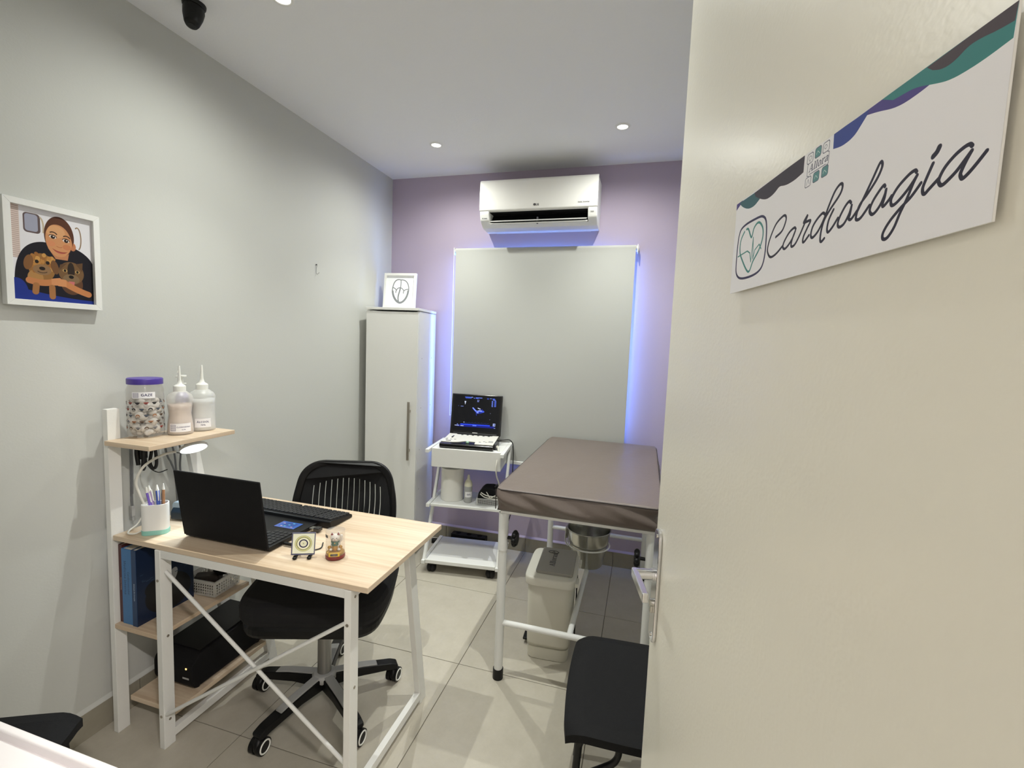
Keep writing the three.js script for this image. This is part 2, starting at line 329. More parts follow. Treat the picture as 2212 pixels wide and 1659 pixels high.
const portrait = canvasTex(560, 720, (g, w, h) => {
  const E = (x, y, a, b, c, r = 0) => { g.fillStyle = c; g.beginPath(); g.ellipse(x, y, a, b, r, 0, 7); g.fill(); };
  const Pth = (c, f) => { g.fillStyle = c; g.beginPath(); f(); g.closePath(); g.fill(); };
  g.fillStyle = '#dcdadf'; g.fillRect(0, 0, w, h);
  g.fillStyle = '#cdbcb4'; g.fillRect(0, 0, 62, 400); g.fillStyle = '#9f8c86'; for (let y = 8; y < 400; y += 15) g.fillRect(0, y, 58, 4);
  g.fillStyle = '#5d4e4e'; g.beginPath(); g.roundRect(86, 42, 110, 152, 26); g.fill(); g.fillStyle = '#9a9cae'; g.beginPath(); g.roundRect(96, 50, 84, 132, 20); g.fill();
  g.strokeStyle = '#b9a990'; g.lineWidth = 12; g.beginPath(); g.moveTo(194, 60); g.quadraticCurveTo(222, 80, 214, 180); g.stroke();
  g.strokeStyle = '#8b735c'; g.lineWidth = 9; g.beginPath(); g.ellipse(452, 175, 26, 92, 0, 4.2, 7.6); g.stroke();
  Pth('#14111b', () => { g.moveTo(20, 720); g.bezierCurveTo(0, 420, 60, 270, 210, 250); g.lineTo(400, 250); g.bezierCurveTo(500, 280, 560, 330, 575, 420); g.lineTo(575, 720); });
  Pth('#1c2f82', () => { g.moveTo(0, 560); g.bezierCurveTo(60, 540, 90, 590, 100, 640); g.bezierCurveTo(240, 670, 420, 690, 560, 690); g.lineTo(560, 720); g.lineTo(0, 720); });
  Pth('#b57a55', () => { g.moveTo(240, 290); g.lineTo(390, 290); g.lineTo(375, 370); g.lineTo(290, 370); });
  E(322, 185, 104, 160, '#4a2a20'); E(416, 250, 22, 34, '#b9764f'); E(318, 210, 92, 140, '#c48a5e'); E(296, 150, 66, 50, '#cf9a6c'); E(262, 250, 30, 22, '#c9845c'); E(372, 262, 30, 22, '#bd7850');
  Pth('#54301f', () => { g.moveTo(222, 210); g.bezierCurveTo(205, 60, 300, 20, 350, 40); g.bezierCurveTo(420, 60, 430, 150, 416, 250); g.bezierCurveTo(404, 150, 370, 100, 320, 92); g.bezierCurveTo(270, 86, 235, 120, 222, 210); });
  for (const [x, y] of [[276, 196], [368, 210]]) { E(x, y, 24, 13, '#d9cdc2', 0.15); E(x + 1, y, 15, 14, '#24140f'); E(x + 5, y - 5, 4, 4, '#fff'); g.strokeStyle = '#33201a'; g.lineWidth = 5; g.beginPath(); g.ellipse(x, y + 2, 27, 20, 0.15, 3.3, 6.1); g.stroke(); g.lineWidth = 8; g.beginPath(); g.ellipse(x, y + 2, 36, 42, 0.15, 4.0, 5.5); g.stroke(); }
  g.strokeStyle = '#a8653f'; g.lineWidth = 5; g.beginPath(); g.ellipse(320, 262, 20, 10, 0.1, 0.3, 2.8); g.stroke();
  g.fillStyle = '#8f3d34'; g.beginPath(); g.moveTo(268, 286); g.quadraticCurveTo(320, 350, 376, 300); g.quadraticCurveTo(320, 318, 268, 286); g.fill(); g.fillStyle = '#b9655a'; g.beginPath(); g.moveTo(290, 304); g.quadraticCurveTo(322, 332, 358, 310); g.quadraticCurveTo(322, 322, 290, 304); g.fill();
  // curly golden dog
  E(195, 455, 90, 112, '#8d6436'); E(150, 540, 52, 60, '#a87c48');
  for (let k = 0; k < 60; k++) { const a = rnd() * 6.28, q = Math.sqrt(rnd()); E(195 + Math.cos(a) * 88 * q, 420 + Math.sin(a) * 80 * q, 17, 14, ['#b07c3e', '#a06c34', '#c08e4c', '#946030'][k % 4], a); }
  E(108, 425, 30, 60, '#7b5330', 0.2); E(282, 440, 26, 56, '#6e4a2c', -0.2); E(196, 472, 62, 42, '#8a6a4a'); E(196, 462, 20, 14, '#1d1512'); for (const x of [162, 234]) E(x, 412, 13, 14, '#1d130e'); g.strokeStyle = '#35251c'; g.lineWidth = 5; g.beginPath(); g.ellipse(196, 482, 32, 14, 0, 0.2, 2.9); g.stroke();
  // dark dog with pointed ears
  E(400, 560, 80, 90, '#5b3c28'); E(398, 470, 92, 92, '#6f5234'); Pth('#5a4028', () => { g.moveTo(430, 390); g.lineTo(484, 372); g.lineTo(478, 450); }); Pth('#5a4028', () => { g.moveTo(318, 410); g.lineTo(312, 460); g.lineTo(370, 390); });
  E(396, 452, 26, 70, '#2a1f18'); E(396, 520, 60, 40, '#7c6448'); E(396, 502, 18, 14, '#120d0b'); for (const x of [352, 442]) { E(x, 455, 17, 13, '#b7965e'); E(x, 455, 9, 11, '#150f0b'); } Pth('#c06a68', () => { g.moveTo(376, 540); g.lineTo(420, 540); g.lineTo(412, 590); g.lineTo(384, 588); });
  // forearms and hands around the dogs
  g.lineCap = 'round'; g.strokeStyle = '#bb7a4c'; g.lineWidth = 50; g.beginPath(); g.moveTo(110, 565); g.quadraticCurveTo(200, 590, 280, 556); g.stroke(); g.beginPath(); g.moveTo(520, 636); g.quadraticCurveTo(430, 610, 340, 556); g.stroke();
  g.strokeStyle = '#c98a5c'; g.lineWidth = 17; for (let k = 0; k < 4; k++) { g.beginPath(); g.moveTo(262, 542 + k * 13); g.lineTo(312, 530 + k * 15); g.stroke(); g.beginPath(); g.moveTo(352, 540 + k * 14); g.lineTo(304, 536 + k * 15); g.stroke(); }
  g.strokeStyle = '#9d6b40'; g.lineWidth = 44; g.beginPath(); g.moveTo(152, 600); g.lineTo(146, 652); g.stroke(); g.beginPath(); g.moveTo(258, 606); g.lineTo(258, 680); g.stroke();
});
const printMat = (map) => phys({ map, roughness: 0.6, specularIntensity: 0.5 });
{
  const t = thing('picture_frame', 'white picture frame with portrait of a person hugging two dogs', 'picture', [0.002, 1.508, 2.03], Math.PI / 2);
  pictureFrame(t, 0.246, 0.312, 0.022, 0.018, printMat(portrait), M.white);
}
const heartPrint = canvasTex(512, 512, (g) => {
  g.fillStyle = '#eef0f2'; g.fillRect(0, 0, 512, 512); g.strokeStyle = '#808386'; g.lineJoin = 'round'; g.lineCap = 'round';
  g.lineWidth = 17; g.beginPath(); g.moveTo(262, 72); g.bezierCurveTo(150, 40, 120, 150, 112, 250); g.bezierCurveTo(108, 360, 190, 470, 262, 474); g.bezierCurveTo(350, 474, 420, 350, 418, 240); g.bezierCurveTo(416, 130, 360, 60, 262, 72); g.stroke();
  g.lineWidth = 32; g.beginPath(); g.moveTo(120, 270); g.bezierCurveTo(126, 360, 200, 456, 262, 464); g.bezierCurveTo(340, 462, 408, 350, 408, 262); g.stroke();
  g.lineWidth = 15; g.beginPath(); g.moveTo(264, 72); g.quadraticCurveTo(272, 150, 262, 208); g.stroke();
  g.beginPath(); g.moveTo(116, 204); g.quadraticCurveTo(170, 214, 188, 256); g.quadraticCurveTo(205, 205, 262, 206); g.quadraticCurveTo(300, 215, 330, 262); g.quadraticCurveTo(350, 232, 412, 232); g.stroke();
  g.lineWidth = 16; g.beginPath(); g.moveTo(188, 256); g.quadraticCurveTo(178, 262, 180, 290); g.stroke(); g.beginPath(); g.moveTo(330, 262); g.quadraticCurveTo(318, 272, 324, 300); g.stroke();
  g.lineWidth = 24; g.beginPath(); g.moveTo(258, 220); g.bezierCurveTo(250, 300, 210, 340, 236, 440); g.stroke();
});
{
  const t = thing('picture_frame', 'white framed line drawing of a heart leaning on top of the wardrobe', 'picture', [0.178, 1.665, 0.185], 0.09);
  const lean = new THREE.Group();
  pictureFrame(t, 0.232, 0.236, 0.02, 0.016, printMat(heartPrint), M.white);
  t.rotation.order = 'YXZ'; t.rotation.x = -0.1;
}
{
  const t = thing('wall_hook', 'bent wire hook screwed into the bare left wall', 'hook', [0.001, 1.83, 0.808]);
  mesh('hook_wire', tube([[0.003, 0.022, 0], [0.008, 0.018, 0], [0.003, 0.005, 0], [0.003, -0.024, 0.001], [0.01, -0.03, 0.001], [0.022, -0.022, 0.0]], 0.0014, 30, 6), M.greyPlastic, t);
  mesh('hook_screw', bar([0.0, 0.022, 0], [0.006, 0.022, 0], 0.0035), M.darkGrey, t);
}
// sign on the door; outlines in thousandths of its width and height
const SIGN = {
  letters: [[314, 584, 349, 553, 366, 479, 363, 433, 346, 422, 308, 465, 278, 576, 268, 671, 280, 734, 298, 757, 327, 741, 359, 696], [425, 595, 416, 577, 391, 600, 367, 662, 362, 706, 373, 729, 392, 709, 411, 664, 423, 609], [423, 609, 411, 668, 407, 720, 415, 736, 430, 719, 449, 658, 467, 583, 478, 530], [477, 526, 465, 558, 465, 574, 494, 580, 482, 631, 468, 686, 466, 728, 474, 734, 493, 697], [556, 583, 546, 567, 525, 594, 507, 643, 502, 703, 511, 728, 530, 702, 546, 653, 559, 595], [559, 595, 569, 537, 588, 449, 606, 413, 616, 424, 615, 464, 604, 503, 575, 569, 556, 627, 547, 701, 546, 769, 552, 788, 563, 771], [590, 579, 575, 642, 571, 706, 577, 734, 592, 709, 610, 658], [654, 589, 647, 573, 634, 595, 617, 657, 612, 705, 620, 730, 636, 717, 651, 661, 657, 610], [657, 610, 654, 670, 651, 695, 660, 706, 677, 665], [676, 682, 692, 612, 718, 497, 735, 418, 742, 418, 743, 452, 731, 512, 707, 580, 684, 635, 676, 706, 681, 729, 694, 721, 716, 664], [758, 585, 754, 574, 742, 598, 726, 647, 719, 697, 726, 730, 736, 727, 750, 690, 760, 635, 762, 608], [762, 608, 760, 655, 756, 695, 760, 708, 772, 685, 779, 664], [838, 586, 833, 572, 818, 583, 794, 627, 780, 679, 780, 713, 786, 727, 798, 715, 818, 674, 833, 631, 840, 607], [840, 607, 832, 648, 820, 726, 807, 793, 796, 864, 783, 911, 773, 924, 766, 911, 767, 875, 782, 819, 806, 764, 831, 719, 851, 663], [874, 581, 864, 642, 857, 692, 858, 723, 863, 734, 871, 718, 889, 682], [884, 505, 880, 526, 873, 541], [950, 584, 945, 570, 934, 573, 917, 595, 900, 636, 891, 684, 893, 711, 899, 724, 909, 712, 925, 681, 937, 647, 950, 608], [950, 608, 941, 652, 934, 699, 935, 719, 939, 732, 948, 719, 963, 682, 977, 642]],
  dark: [[835, 5, 1000, -2, 997, 83, 973, 76, 942, 53, 919, 49, 896, 80, 870, 77, 849, 43], [140, 10, 438, -4, 438, 137, 408, 153, 373, 156, 340, 145, 310, 117, 288, 148, 258, 165, 226, 160, 184, 112, 149, 54]],
  teal: [[722, 1, 1000, -2, 998, 161, 962, 174, 924, 176, 888, 166, 856, 129, 812, 74, 780, 64, 755, 56], [27, 5, 151, 11, 184, 112, 158, 146, 121, 148, 90, 127, 55, 79, 32, 31]],
  purple: [[563, 4, 787, 0, 848, 115, 819, 126, 768, 122, 714, 63, 673, 29], [-1, -5, 51, 1, 32, 33, 0, 69]],
  blue: [[563, -3, 684, 6, 679, 35, 663, 73, 641, 123, 602, 136, 565, 111]],
  heart: [[86, 366, 62, 438, 59, 543, 76, 638, 140, 818, 172, 723, 210, 627, 228, 524, 224, 435, 203, 366, 182, 349, 159, 385, 145, 465, 117, 363, 101, 351], [46, 610, 121, 592, 142, 625, 154, 723, 160, 476, 168, 701, 178, 617, 207, 577, 222, 630]],
  box: [[243, 365, 253, 495, 254, 778, 215, 874, 89, 878, 44, 815, 34, 712, 37, 356, 74, 289, 193, 295, 221, 313]],
  logo: [[466, 58, 501, 51, 535, 55, 465, 246, 501, 242, 538, 242]],
  logotext: [[470, 157, 539, 161]],
};
const signPrint = canvasTex(2048, 672, (g, w, h) => {
  const px = (a, i) => [a[2 * i] * w / 1000, a[2 * i + 1] * h / 1000];
  const curve = (a, close) => {
    const n = a.length / 2; g.beginPath(); g.moveTo(...(close ? mid(px(a, n - 1), px(a, 0)) : px(a, 0)));
    if (close) for (let i = 0; i < n; i++) g.quadraticCurveTo(...px(a, i), ...mid(px(a, i), px(a, (i + 1) % n)));
    else for (let i = 0; i < n - 1; i++) { const p = px(a, Math.max(0, i - 1)), q = px(a, i), r = px(a, i + 1), s = px(a, Math.min(n - 1, i + 2)); g.bezierCurveTo(q[0] + (r[0] - p[0]) / 6, q[1] + (r[1] - p[1]) / 6, r[0] - (s[0] - q[0]) / 6, r[1] - (s[1] - q[1]) / 6, ...r); }
  };
  const mid = (p, q) => [(p[0] + q[0]) / 2, (p[1] + q[1]) / 2];
  const area = (a, c) => { const n = a.length / 2; g.fillStyle = c; g.beginPath(); g.moveTo(...px(a, 0)); g.lineTo(...px(a, 1)); g.lineTo(...px(a, 2)); for (let i = 3; i < n - 1; i++) g.quadraticCurveTo(...px(a, i), ...mid(px(a, i), px(a, i + 1))); g.lineTo(...px(a, n - 1)); g.closePath(); g.fill(); };
  g.fillStyle = '#f0f0f4'; g.fillRect(0, 0, w, h); g.lineJoin = g.lineCap = 'round';
  SIGN.purple.forEach((a) => area(a, '#463a86')); SIGN.blue.forEach((a) => area(a, '#2c4191')); SIGN.teal.forEach((a, i) => area(a, i ? '#2b5f68' : '#2f8080')); SIGN.dark.forEach((a, i) => area(a, i ? '#332c3a' : '#42363f'));
  g.strokeStyle = '#28264f'; g.lineWidth = 16; curve(SIGN.box[0], true); g.stroke();
  g.strokeStyle = '#3f8583'; g.lineWidth = 15; curve(SIGN.heart[0]); g.stroke(); g.lineWidth = 9; g.beginPath(); for (let i = 0; i < SIGN.heart[1].length / 2; i++) g.lineTo(...px(SIGN.heart[1], i)); g.stroke();
  g.strokeStyle = '#17142e';
  SIGN.letters.forEach((a, k) => { g.lineWidth = k === 15 ? 22 : 15; curve(a); g.stroke(); });
  const fills = ['', '#5b8f92', '', '', '#5b8f92', '#5b8f92'];
  for (let i = 0; i < 6; i++) { const [x, y] = px(SIGN.logo[0], i); g.lineWidth = 4; g.strokeStyle = '#5a5d70'; g.beginPath(); g.roundRect(x - 27, y - 26, 54, 52, 12); if (fills[i]) { g.fillStyle = fills[i]; g.fill(); } g.stroke(); g.lineWidth = 3; g.strokeStyle = fills[i] ? '#d5e2e2' : '#7a7d8c'; g.beginPath(); if (i === 0) { g.moveTo(x, y + 16); g.quadraticCurveTo(x - 26, y - 8, x, y - 12); g.quadraticCurveTo(x + 26, y - 8, x, y + 16); } else if (i === 2) { g.arc(x - 4, y - 2, 10, 0, 7); } else if (i === 3) { g.moveTo(x - 14, y + 14); g.lineTo(x, y - 14); g.lineTo(x + 14, y + 14); } else { g.moveTo(x - 14, y + 8); g.quadraticCurveTo(x - 6, y - 14, x + 2, y - 2); g.lineTo(x + 14, y + 10); } g.stroke(); }
  const [tx, ty] = px(SIGN.logotext[0], 0), [ex] = px(SIGN.logotext[0], 1); g.fillStyle = '#5a5d70'; g.font = 'italic bold 54px serif'; g.textAlign = 'center'; g.fillText('Allora', (tx + ex) / 2 + 2, ty + 10);
  g.strokeStyle = '#6c6f80'; g.lineWidth = 4; g.beginPath(); g.moveTo(tx - 2, ty + 22); g.lineTo(ex, ty + 22); g.moveTo(tx - 14, ty - 40); g.lineTo(tx - 26, ty - 34); g.lineTo(tx - 26, ty + 24); g.lineTo(tx - 10, ty + 30); g.moveTo(ex + 8, ty - 40); g.lineTo(ex + 22, ty - 34); g.lineTo(ex + 22, ty + 24); g.lineTo(ex + 6, ty + 30); g.stroke();
});
{
  const t = thing('door_sign', 'white Cardiologia sign with teal and purple waves mounted on the open door', 'sign', DOOR_AT, DOOR_TURN);
  const x0 = 0.1175, x1 = 0.489, y0 = 1.530, y1 = 1.6485;
  mesh('board', bx(x0, x1, y0, y1, -0.006, -0.0042, 0.0004, 1), M.white, t);
  for (const x of [x0 + 0.06, x1 - 0.06]) mesh('mounting_pad', bx(x - 0.03, x + 0.03, y0 + 0.02, y1 - 0.02, -0.0043, 0.0001, 0), M.darkGrey, t);
  mesh('print', new THREE.PlaneGeometry(x1 - x0, y1 - y0).rotateY(Math.PI).translate((x0 + x1) / 2, (y0 + y1) / 2, -0.0062), std({ map: signPrint, roughness: 0.62 }), t);
}

// ------------------------------------------------------------------ wardrobe, cart and what stands on it
{
  const t = thing('wardrobe', 'tall narrow white wardrobe with one handled door in the far corner', 'wardrobe', [0.216, 0, 0.21], 0.105);
  const w = 0.18, d = 0.165, H = 1.65, b = 0.016;
  for (const s of [-1, 1]) { const p = mesh('side_panel', bx(Math.min(s * w, s * (w - b)), Math.max(s * w, s * (w - b)), 0.09, H - b, -d, d - 0.018, 0.001), M.whiteLam, t); if (s > 0) for (const [y, z] of [[1.33, -0.09], [1.33, 0.09], [1.0, -0.09], [1.0, 0.09], [0.72, 0.1], [0.45, 0.1]]) mesh('screw_hole', bar([w - 0.001, y, z], [w + 0.0004, y, z], 0.0028, 8), M.darkGrey, p); }
  mesh('back_panel', bx(-w + b, w - b, 0.09, H - b, -d, -d + 0.006, 0), M.whiteLam, t);
  mesh('bottom_panel', bx(-w + b, w - b, 0.09, 0.106, -d + 0.006, d - 0.018, 0), M.whiteLam, t);
  mesh('top_panel', bx(-w - 0.004, w + 0.002, H - b + 0.004, H + 0.004, -d, d + 0.004, 0.001), M.whiteLam, t);
  const dr = mesh('door', bx(-w + 0.001, w - 0.001, 0.092, H - b - 0.006, d - 0.0165, d, 0.0015), M.whiteLam, t);
  mesh('handle', [bx(w - 0.054, w - 0.038, 0.665, 1.05, d + 0.022, d + 0.03, 0.002), bx(w - 0.052, w - 0.04, 0.72, 0.735, d - 0.001, d + 0.024, 0), bx(w - 0.052, w - 0.04, 0.98, 0.995, d - 0.001, d + 0.024, 0)], M.brushed, dr, 'long brushed metal pull handle');
  for (const [x, z] of [[-1, -1], [1, -1], [-1, 1], [1, 1]]) mesh('foot', cyl(x * (w - 0.03), 0, z * (d - 0.04), 0.018, 0.09, 0.022, 14), M.blackMatte, t);
}
const CART = [0.773, 0, 0.3], CART_TURN = 0.126;
const onCart = (x, y, z) => [CART[0] + x * Math.cos(CART_TURN) + z * Math.sin(CART_TURN), y, CART[2] - x * Math.sin(CART_TURN) + z * Math.cos(CART_TURN)];
{
  const t = thing('equipment_cart', 'white wheeled equipment cart with drawer tray and two shelves', 'cart', CART, CART_TURN);
  mesh('bottom_shelf', bx(-0.222, 0.222, 0.064, 0.08, -0.187, 0.187, 0.002), M.whiteMetal, t);
  mesh('shelf_lip', bx(-0.222, 0.222, 0.064, 0.088, 0.178, 0.19, 0.003), M.whiteMetal, t);
  mesh('middle_shelf', bx(-0.222, 0.222, 0.404, 0.42, -0.187, 0.112, 0.002), M.whiteMetal, t);
  mesh('drawer', [bx(-0.221, 0.221, 0.662, 0.78, 0.1, 0.116, 0.002), bx(-0.221, 0.221, 0.664, 0.672, -0.18, 0.1, 0), bx(-0.221, -0.209, 0.664, 0.772, -0.18, 0.1, 0), bx(0.209, 0.221, 0.664, 0.772, -0.18, 0.1, 0)], M.whiteLam, t);
  mesh('top_board', bx(-0.222, 0.222, 0.768, 0.78, -0.2, 0.1, 0.002), M.whiteMetal, t);
  for (const s of [-1, 1]) {
    const xs = s < 0 ? [-0.246, -0.224] : [0.224, 0.246];
    mesh('side_rail', bx(...xs, 0.76, 0.782, -0.205, 0.165, 0.002), M.whiteMetal, t);
    mesh('side_rail', bx(...xs, 0.402, 0.424, -0.19, 0.13, 0.002), M.whiteMetal, t);
    mesh('side_rail', bx(...xs, 0.062, 0.084, -0.19, 0.197, 0.002), M.whiteMetal, t);
    mesh('leg', exX([[0.15, 0.084], [0.182, 0.084], [-0.155, 0.76], [-0.19, 0.76]], xs[0] + 0.003, xs[1] - 0.003, 0.001), M.whiteMetal, t);
    for (const z of [-0.15, 0.15]) {
      const c = mesh('caster', [bx(s * 0.19 - 0.012, s * 0.19 + 0.012, 0.042, 0.064, z - 0.02, z + 0.02, 0.004), cyl(s * 0.19, 0.05, z, 0.006, 0.014)], M.black, t);
      for (const q of [-1, 1]) mesh('wheel', ell(s * 0.19 + q * 0.011, 0.0275, z + 0.004, 0.02, 0.0275, 0.0275, 20, 16), M.black, c);
    }
  }
}
const screenPrint = canvasTex(640, 512, (g, w, h) => {
  g.fillStyle = '#04050c'; g.fillRect(0, 0, w, h);
  const t = (c, x, y, a, b) => { g.fillStyle = c; g.fillRect(x, y, a, b); };
  t('#5c80ff', 150, 22, 104, 9); t('#4a6af0', 158, 34, 84, 9); t('#b8c8ff', 240, 20, 22, 7); t('#6f8cff', 300, 24, 92, 10); t('#4d6af0', 300, 36, 38, 7); t('#6f8cff', 272, 32, 18, 9); t('#3b52c0', 458, 28, 26, 16); t('#8294d8', 496, 28, 32, 8); t('#4d6cf0', 536, 28, 30, 16); t('#7f9aff', 540, 46, 40, 8);
  g.fillStyle = '#dfe8ff'; g.beginPath(); g.moveTo(146, 84); g.lineTo(170, 84); g.lineTo(159, 138); g.closePath(); g.fill(); t('#8ba0f0', 98, 158, 38, 7); t('#5568a8', 62, 154, 10, 6);
  t('#a8b8ff', 326, 58, 9, 14); t('#a8b8ff', 342, 58, 8, 12); t('#8fa4ff', 324, 78, 24, 10);
  for (let k = 0; k < 9; k++) { t('#7590ff', 524 + (k % 3), 62 + k * 10, 20, 6); t('#5f7cff', 560 + (k % 2) * 3, 60 + k * 10, 26, 6); }
  // echo sector of a beating heart
  for (let k = 0; k < 900; k++) { const a = (rnd() - 0.5) * 1.2, q = 70 + rnd() * 250; g.fillStyle = `rgba(70,100,230,${0.02 + 0.05 * rnd()})`; g.fillRect(338 + Math.sin(a) * q, 70 + Math.cos(a) * q, 5, 3); }
  g.lineCap = 'round'; const s = (c, lw, pts) => { g.strokeStyle = c; g.lineWidth = lw; g.beginPath(); g.moveTo(...pts[0]); for (let k = 1; k < pts.length; k++) g.lineTo(...pts[k]); g.stroke(); };
  g.fillStyle = '#1a2c9c'; g.beginPath(); g.moveTo(262, 182); g.lineTo(330, 214); g.lineTo(400, 190); g.lineTo(436, 226); g.lineTo(388, 252); g.lineTo(330, 262); g.closePath(); g.fill();
  s('#4d6cff', 20, [[272, 180], [304, 212], [330, 234], [360, 222], [420, 226]]); s('#9db2ff', 11, [[270, 176], [296, 206], [318, 220]]); s('#b9c8ff', 11, [[336, 222], [362, 212], [392, 216]]); s('#dbe4ff', 12, [[342, 178], [360, 186], [372, 188]]); s('#9fb4ff', 14, [[330, 242], [346, 244]]); s('#24379c', 9, [[320, 252], [326, 284]]);
  g.strokeStyle = '#3a4fa8'; g.lineWidth = 2; g.beginPath(); for (let x = 168; x < 500; x += 2) g.lineTo(x, 398 - 12 * Math.max(0, Math.sin(x / 7)) * (x % 44 < 14 ? 1 : 0.25)); g.stroke();
  t('#2b4dff', 110, 412, 410, 16); t('#101c8c', 60, 428, 520, 26); t('#6c8cff', 280, 424, 54, 14); t('#c9d6ff', 150, 386, 16, 8); t('#c4d0ff', 30, 436, 62, 9); t('#dbe4ff', 112, 438, 44, 9); t('#8fa6ff', 60, 418, 16, 8);
  t('#b4c4ff', 560, 386, 34, 38); t('#101a50', 572, 398, 18, 12); t('#8ca0f0', 576, 446, 20, 9); t('#8f98b8', 512, 240, 8, 8); t('#8f98b8', 508, 330, 10, 6);
});
{
  const t = thing('ultrasound_machine', 'portable ultrasound machine with open dark blue screen on the white cart', 'ultrasound', onCart(-0.006, 0.7805, -0.02), CART_TURN);
  mesh('base', exX([[-0.12, 0], [0.112, 0], [0.122, 0.012], [0.12, 0.03], [-0.12, 0.052]], -0.172, 0.172, 0.003, 0.008), M.blackGloss, t, 'glossy black base');
  const at = (z) => 0.052 - (z + 0.12) * 0.0917 + 0.001;
  const slope = (pts, th) => exY(pts, 0, th, 0.0006).applyMatrix4(new THREE.Matrix4().makeTranslation(0, at(0), 0)).applyMatrix4(new THREE.Matrix4().makeTranslation(0, -at(0), 0)).rotateX(0.0915).translate(0, at(0) - 0.0005, 0);
  const c = mesh('control_panel', slope([[-0.168, -0.1], [-0.12, -0.1], [-0.11, -0.088], [0.12, -0.088], [0.13, -0.1], [0.168, -0.1], [0.168, 0.1], [0.05, 0.1], [0.045, 0.055], [-0.02, 0.05], [-0.06, 0.075], [-0.1, 0.085], [-0.168, 0.085]], 0.003), std({ color: '#dedcd4', roughness: 0.45 }), t, 'white control panel');
  const key = (x, z, w, d, m, r = 0.0015) => mesh('button', bx(x - w / 2, x + w / 2, at(z) - 0.001, at(z) + 0.005, z - d / 2, z + d / 2, r), m, c);
  for (let k = 0; k < 6; k++) key(-0.075 + k * 0.036, -0.076, 0.014, 0.009, M.darkGrey);
  for (let k = 0; k < 5; k++) key(-0.075 + k * 0.036, -0.064, 0.006, 0.005, M.capWhite);
  const sl = key(-0.125, -0.03, 0.009, 0.05, M.black); key(-0.13, 0.062, 0.035, 0.008, M.black, 0.003);
  for (const [x, z] of [[-0.15, 0.02], [-0.15, 0.035], [-0.12, 0.032], [-0.095, 0.03], [0.075, 0.055], [0.1, 0.042], [0.115, 0.05]]) key(x, z, 0.014, 0.009, M.greyPlastic);
  for (let i = 0; i < 3; i++) for (let j = 0; j < 3; j++) key(0.132 + i * 0.01, 0.03 + j * 0.009, 0.008, 0.007, M.greyPlastic, 0.001);
  mesh('trackball', ell(-0.0, at(0.075) + 0.003, 0.078, 0.011, 0.008, 0.011), std({ color: '#8fb59a', roughness: 0.25 }), c);
  const lid = mesh('screen_lid', bx(-0.175, 0.175, 0, 0.275, -0.011, 0.011, 0.006, 3).rotateX(-0.16).translate(0, 0.045, -0.128), M.blackGloss, t, 'black screen lid');
  mesh('screen', new THREE.PlaneGeometry(0.318, 0.24).translate(0, 0.146, 0.0114).rotateX(-0.16).translate(0, 0.045, -0.128), std({ color: '#000000', roughness: 0.25, emissiveMap: screenPrint, emissive: new THREE.Color(1, 1, 1), emissiveIntensity: 0.9 }), lid, 'lit screen with blue echo image');
  mesh('badge', bx(-0.018, 0.018, 0.008, 0.017, 0.0105, 0.0122, 0.0005).rotateX(-0.16).translate(0, 0.045, -0.128), M.capWhite, lid);
  mesh('hinge_bar', bar([-0.15, 0.05, -0.122], [0.15, 0.05, -0.122], 0.011, 16), M.black, t);
  mesh('probe_socket', bx(0.172, 0.188, 0.004, 0.04, -0.0, 0.075, 0.004), M.darkGrey, t);
  const probe = tube([[0.19, 0.02, 0.07], [0.2, 0.022, 0.082], [0.205, -0.01, 0.11], [0.202, -0.08, 0.148], [0.206, -0.14, 0.145], [0.214, -0.2, 0.1], [0.216, -0.262, 0.055]], 0.0042, 60, 8);
  mesh('probe_cable', [probe, bar([0.186, 0.02, 0.062], [0.197, 0.022, 0.082], 0.0085)], M.cableWhite, t, 'white probe cable hanging from the socket');
  mesh('power_cable', [tube([[0.17, 0.03, -0.07], [0.2, 0.034, -0.085], [0.25, 0.03, -0.1], [0.268, -0.04, -0.11], [0.268, -0.3, -0.11], [0.27, -0.45, -0.1], [0.245, -0.56, -0.1], [0.245, -0.64, -0.1]], 0.0032, 70, 8), bar([0.17, 0.03, -0.07], [0.19, 0.033, -0.08], 0.006)], M.cable, t, 'thin black power cable');
}
{
  const t = thing('paper_roll', 'large white paper towel roll on the middle shelf of the cart', 'paper roll', onCart(-0.118, 0.4205, -0.02), CART_TURN);
  mesh('paper', lathe([[0.022, 0], [0.072, 0], [0.0735, 0.002], [0.0735, 0.21], [0.072, 0.212], [0.022, 0.212], [0.022, 0]], 40), M.paper, t);
  mesh('core', lathe([[0.0215, 0.0005], [0.0215, 0.2115], [0.019, 0.2115], [0.019, 0.0005]], 24), std({ color: '#8b6f58', roughness: 0.9 }), t, 'brown cardboard core');
}
function label(w, h, lines, o = {}) {
  return canvasTex(320, Math.round(320 * h / w), (g, W, H) => {
    g.fillStyle = '#eeedf0'; g.fillRect(0, 0, W, H); let x = W / 2;
    if (o.logo) { g.fillStyle = '#a9a7b5'; g.fillRect(W * 0.04, H * 0.12, W * 0.26, H * 0.76); g.fillStyle = '#d9d8de'; for (let k = 0; k < 3; k++) g.fillRect(W * 0.07, H * (0.2 + k * 0.22), W * 0.2, H * 0.12); x = W * 0.64; }
    g.fillStyle = '#2d2a55'; g.textAlign = 'center'; lines.forEach(([s, size, y]) => { g.font = `bold ${size}px sans-serif`; g.fillText(s, x, y * H); });
  });
}
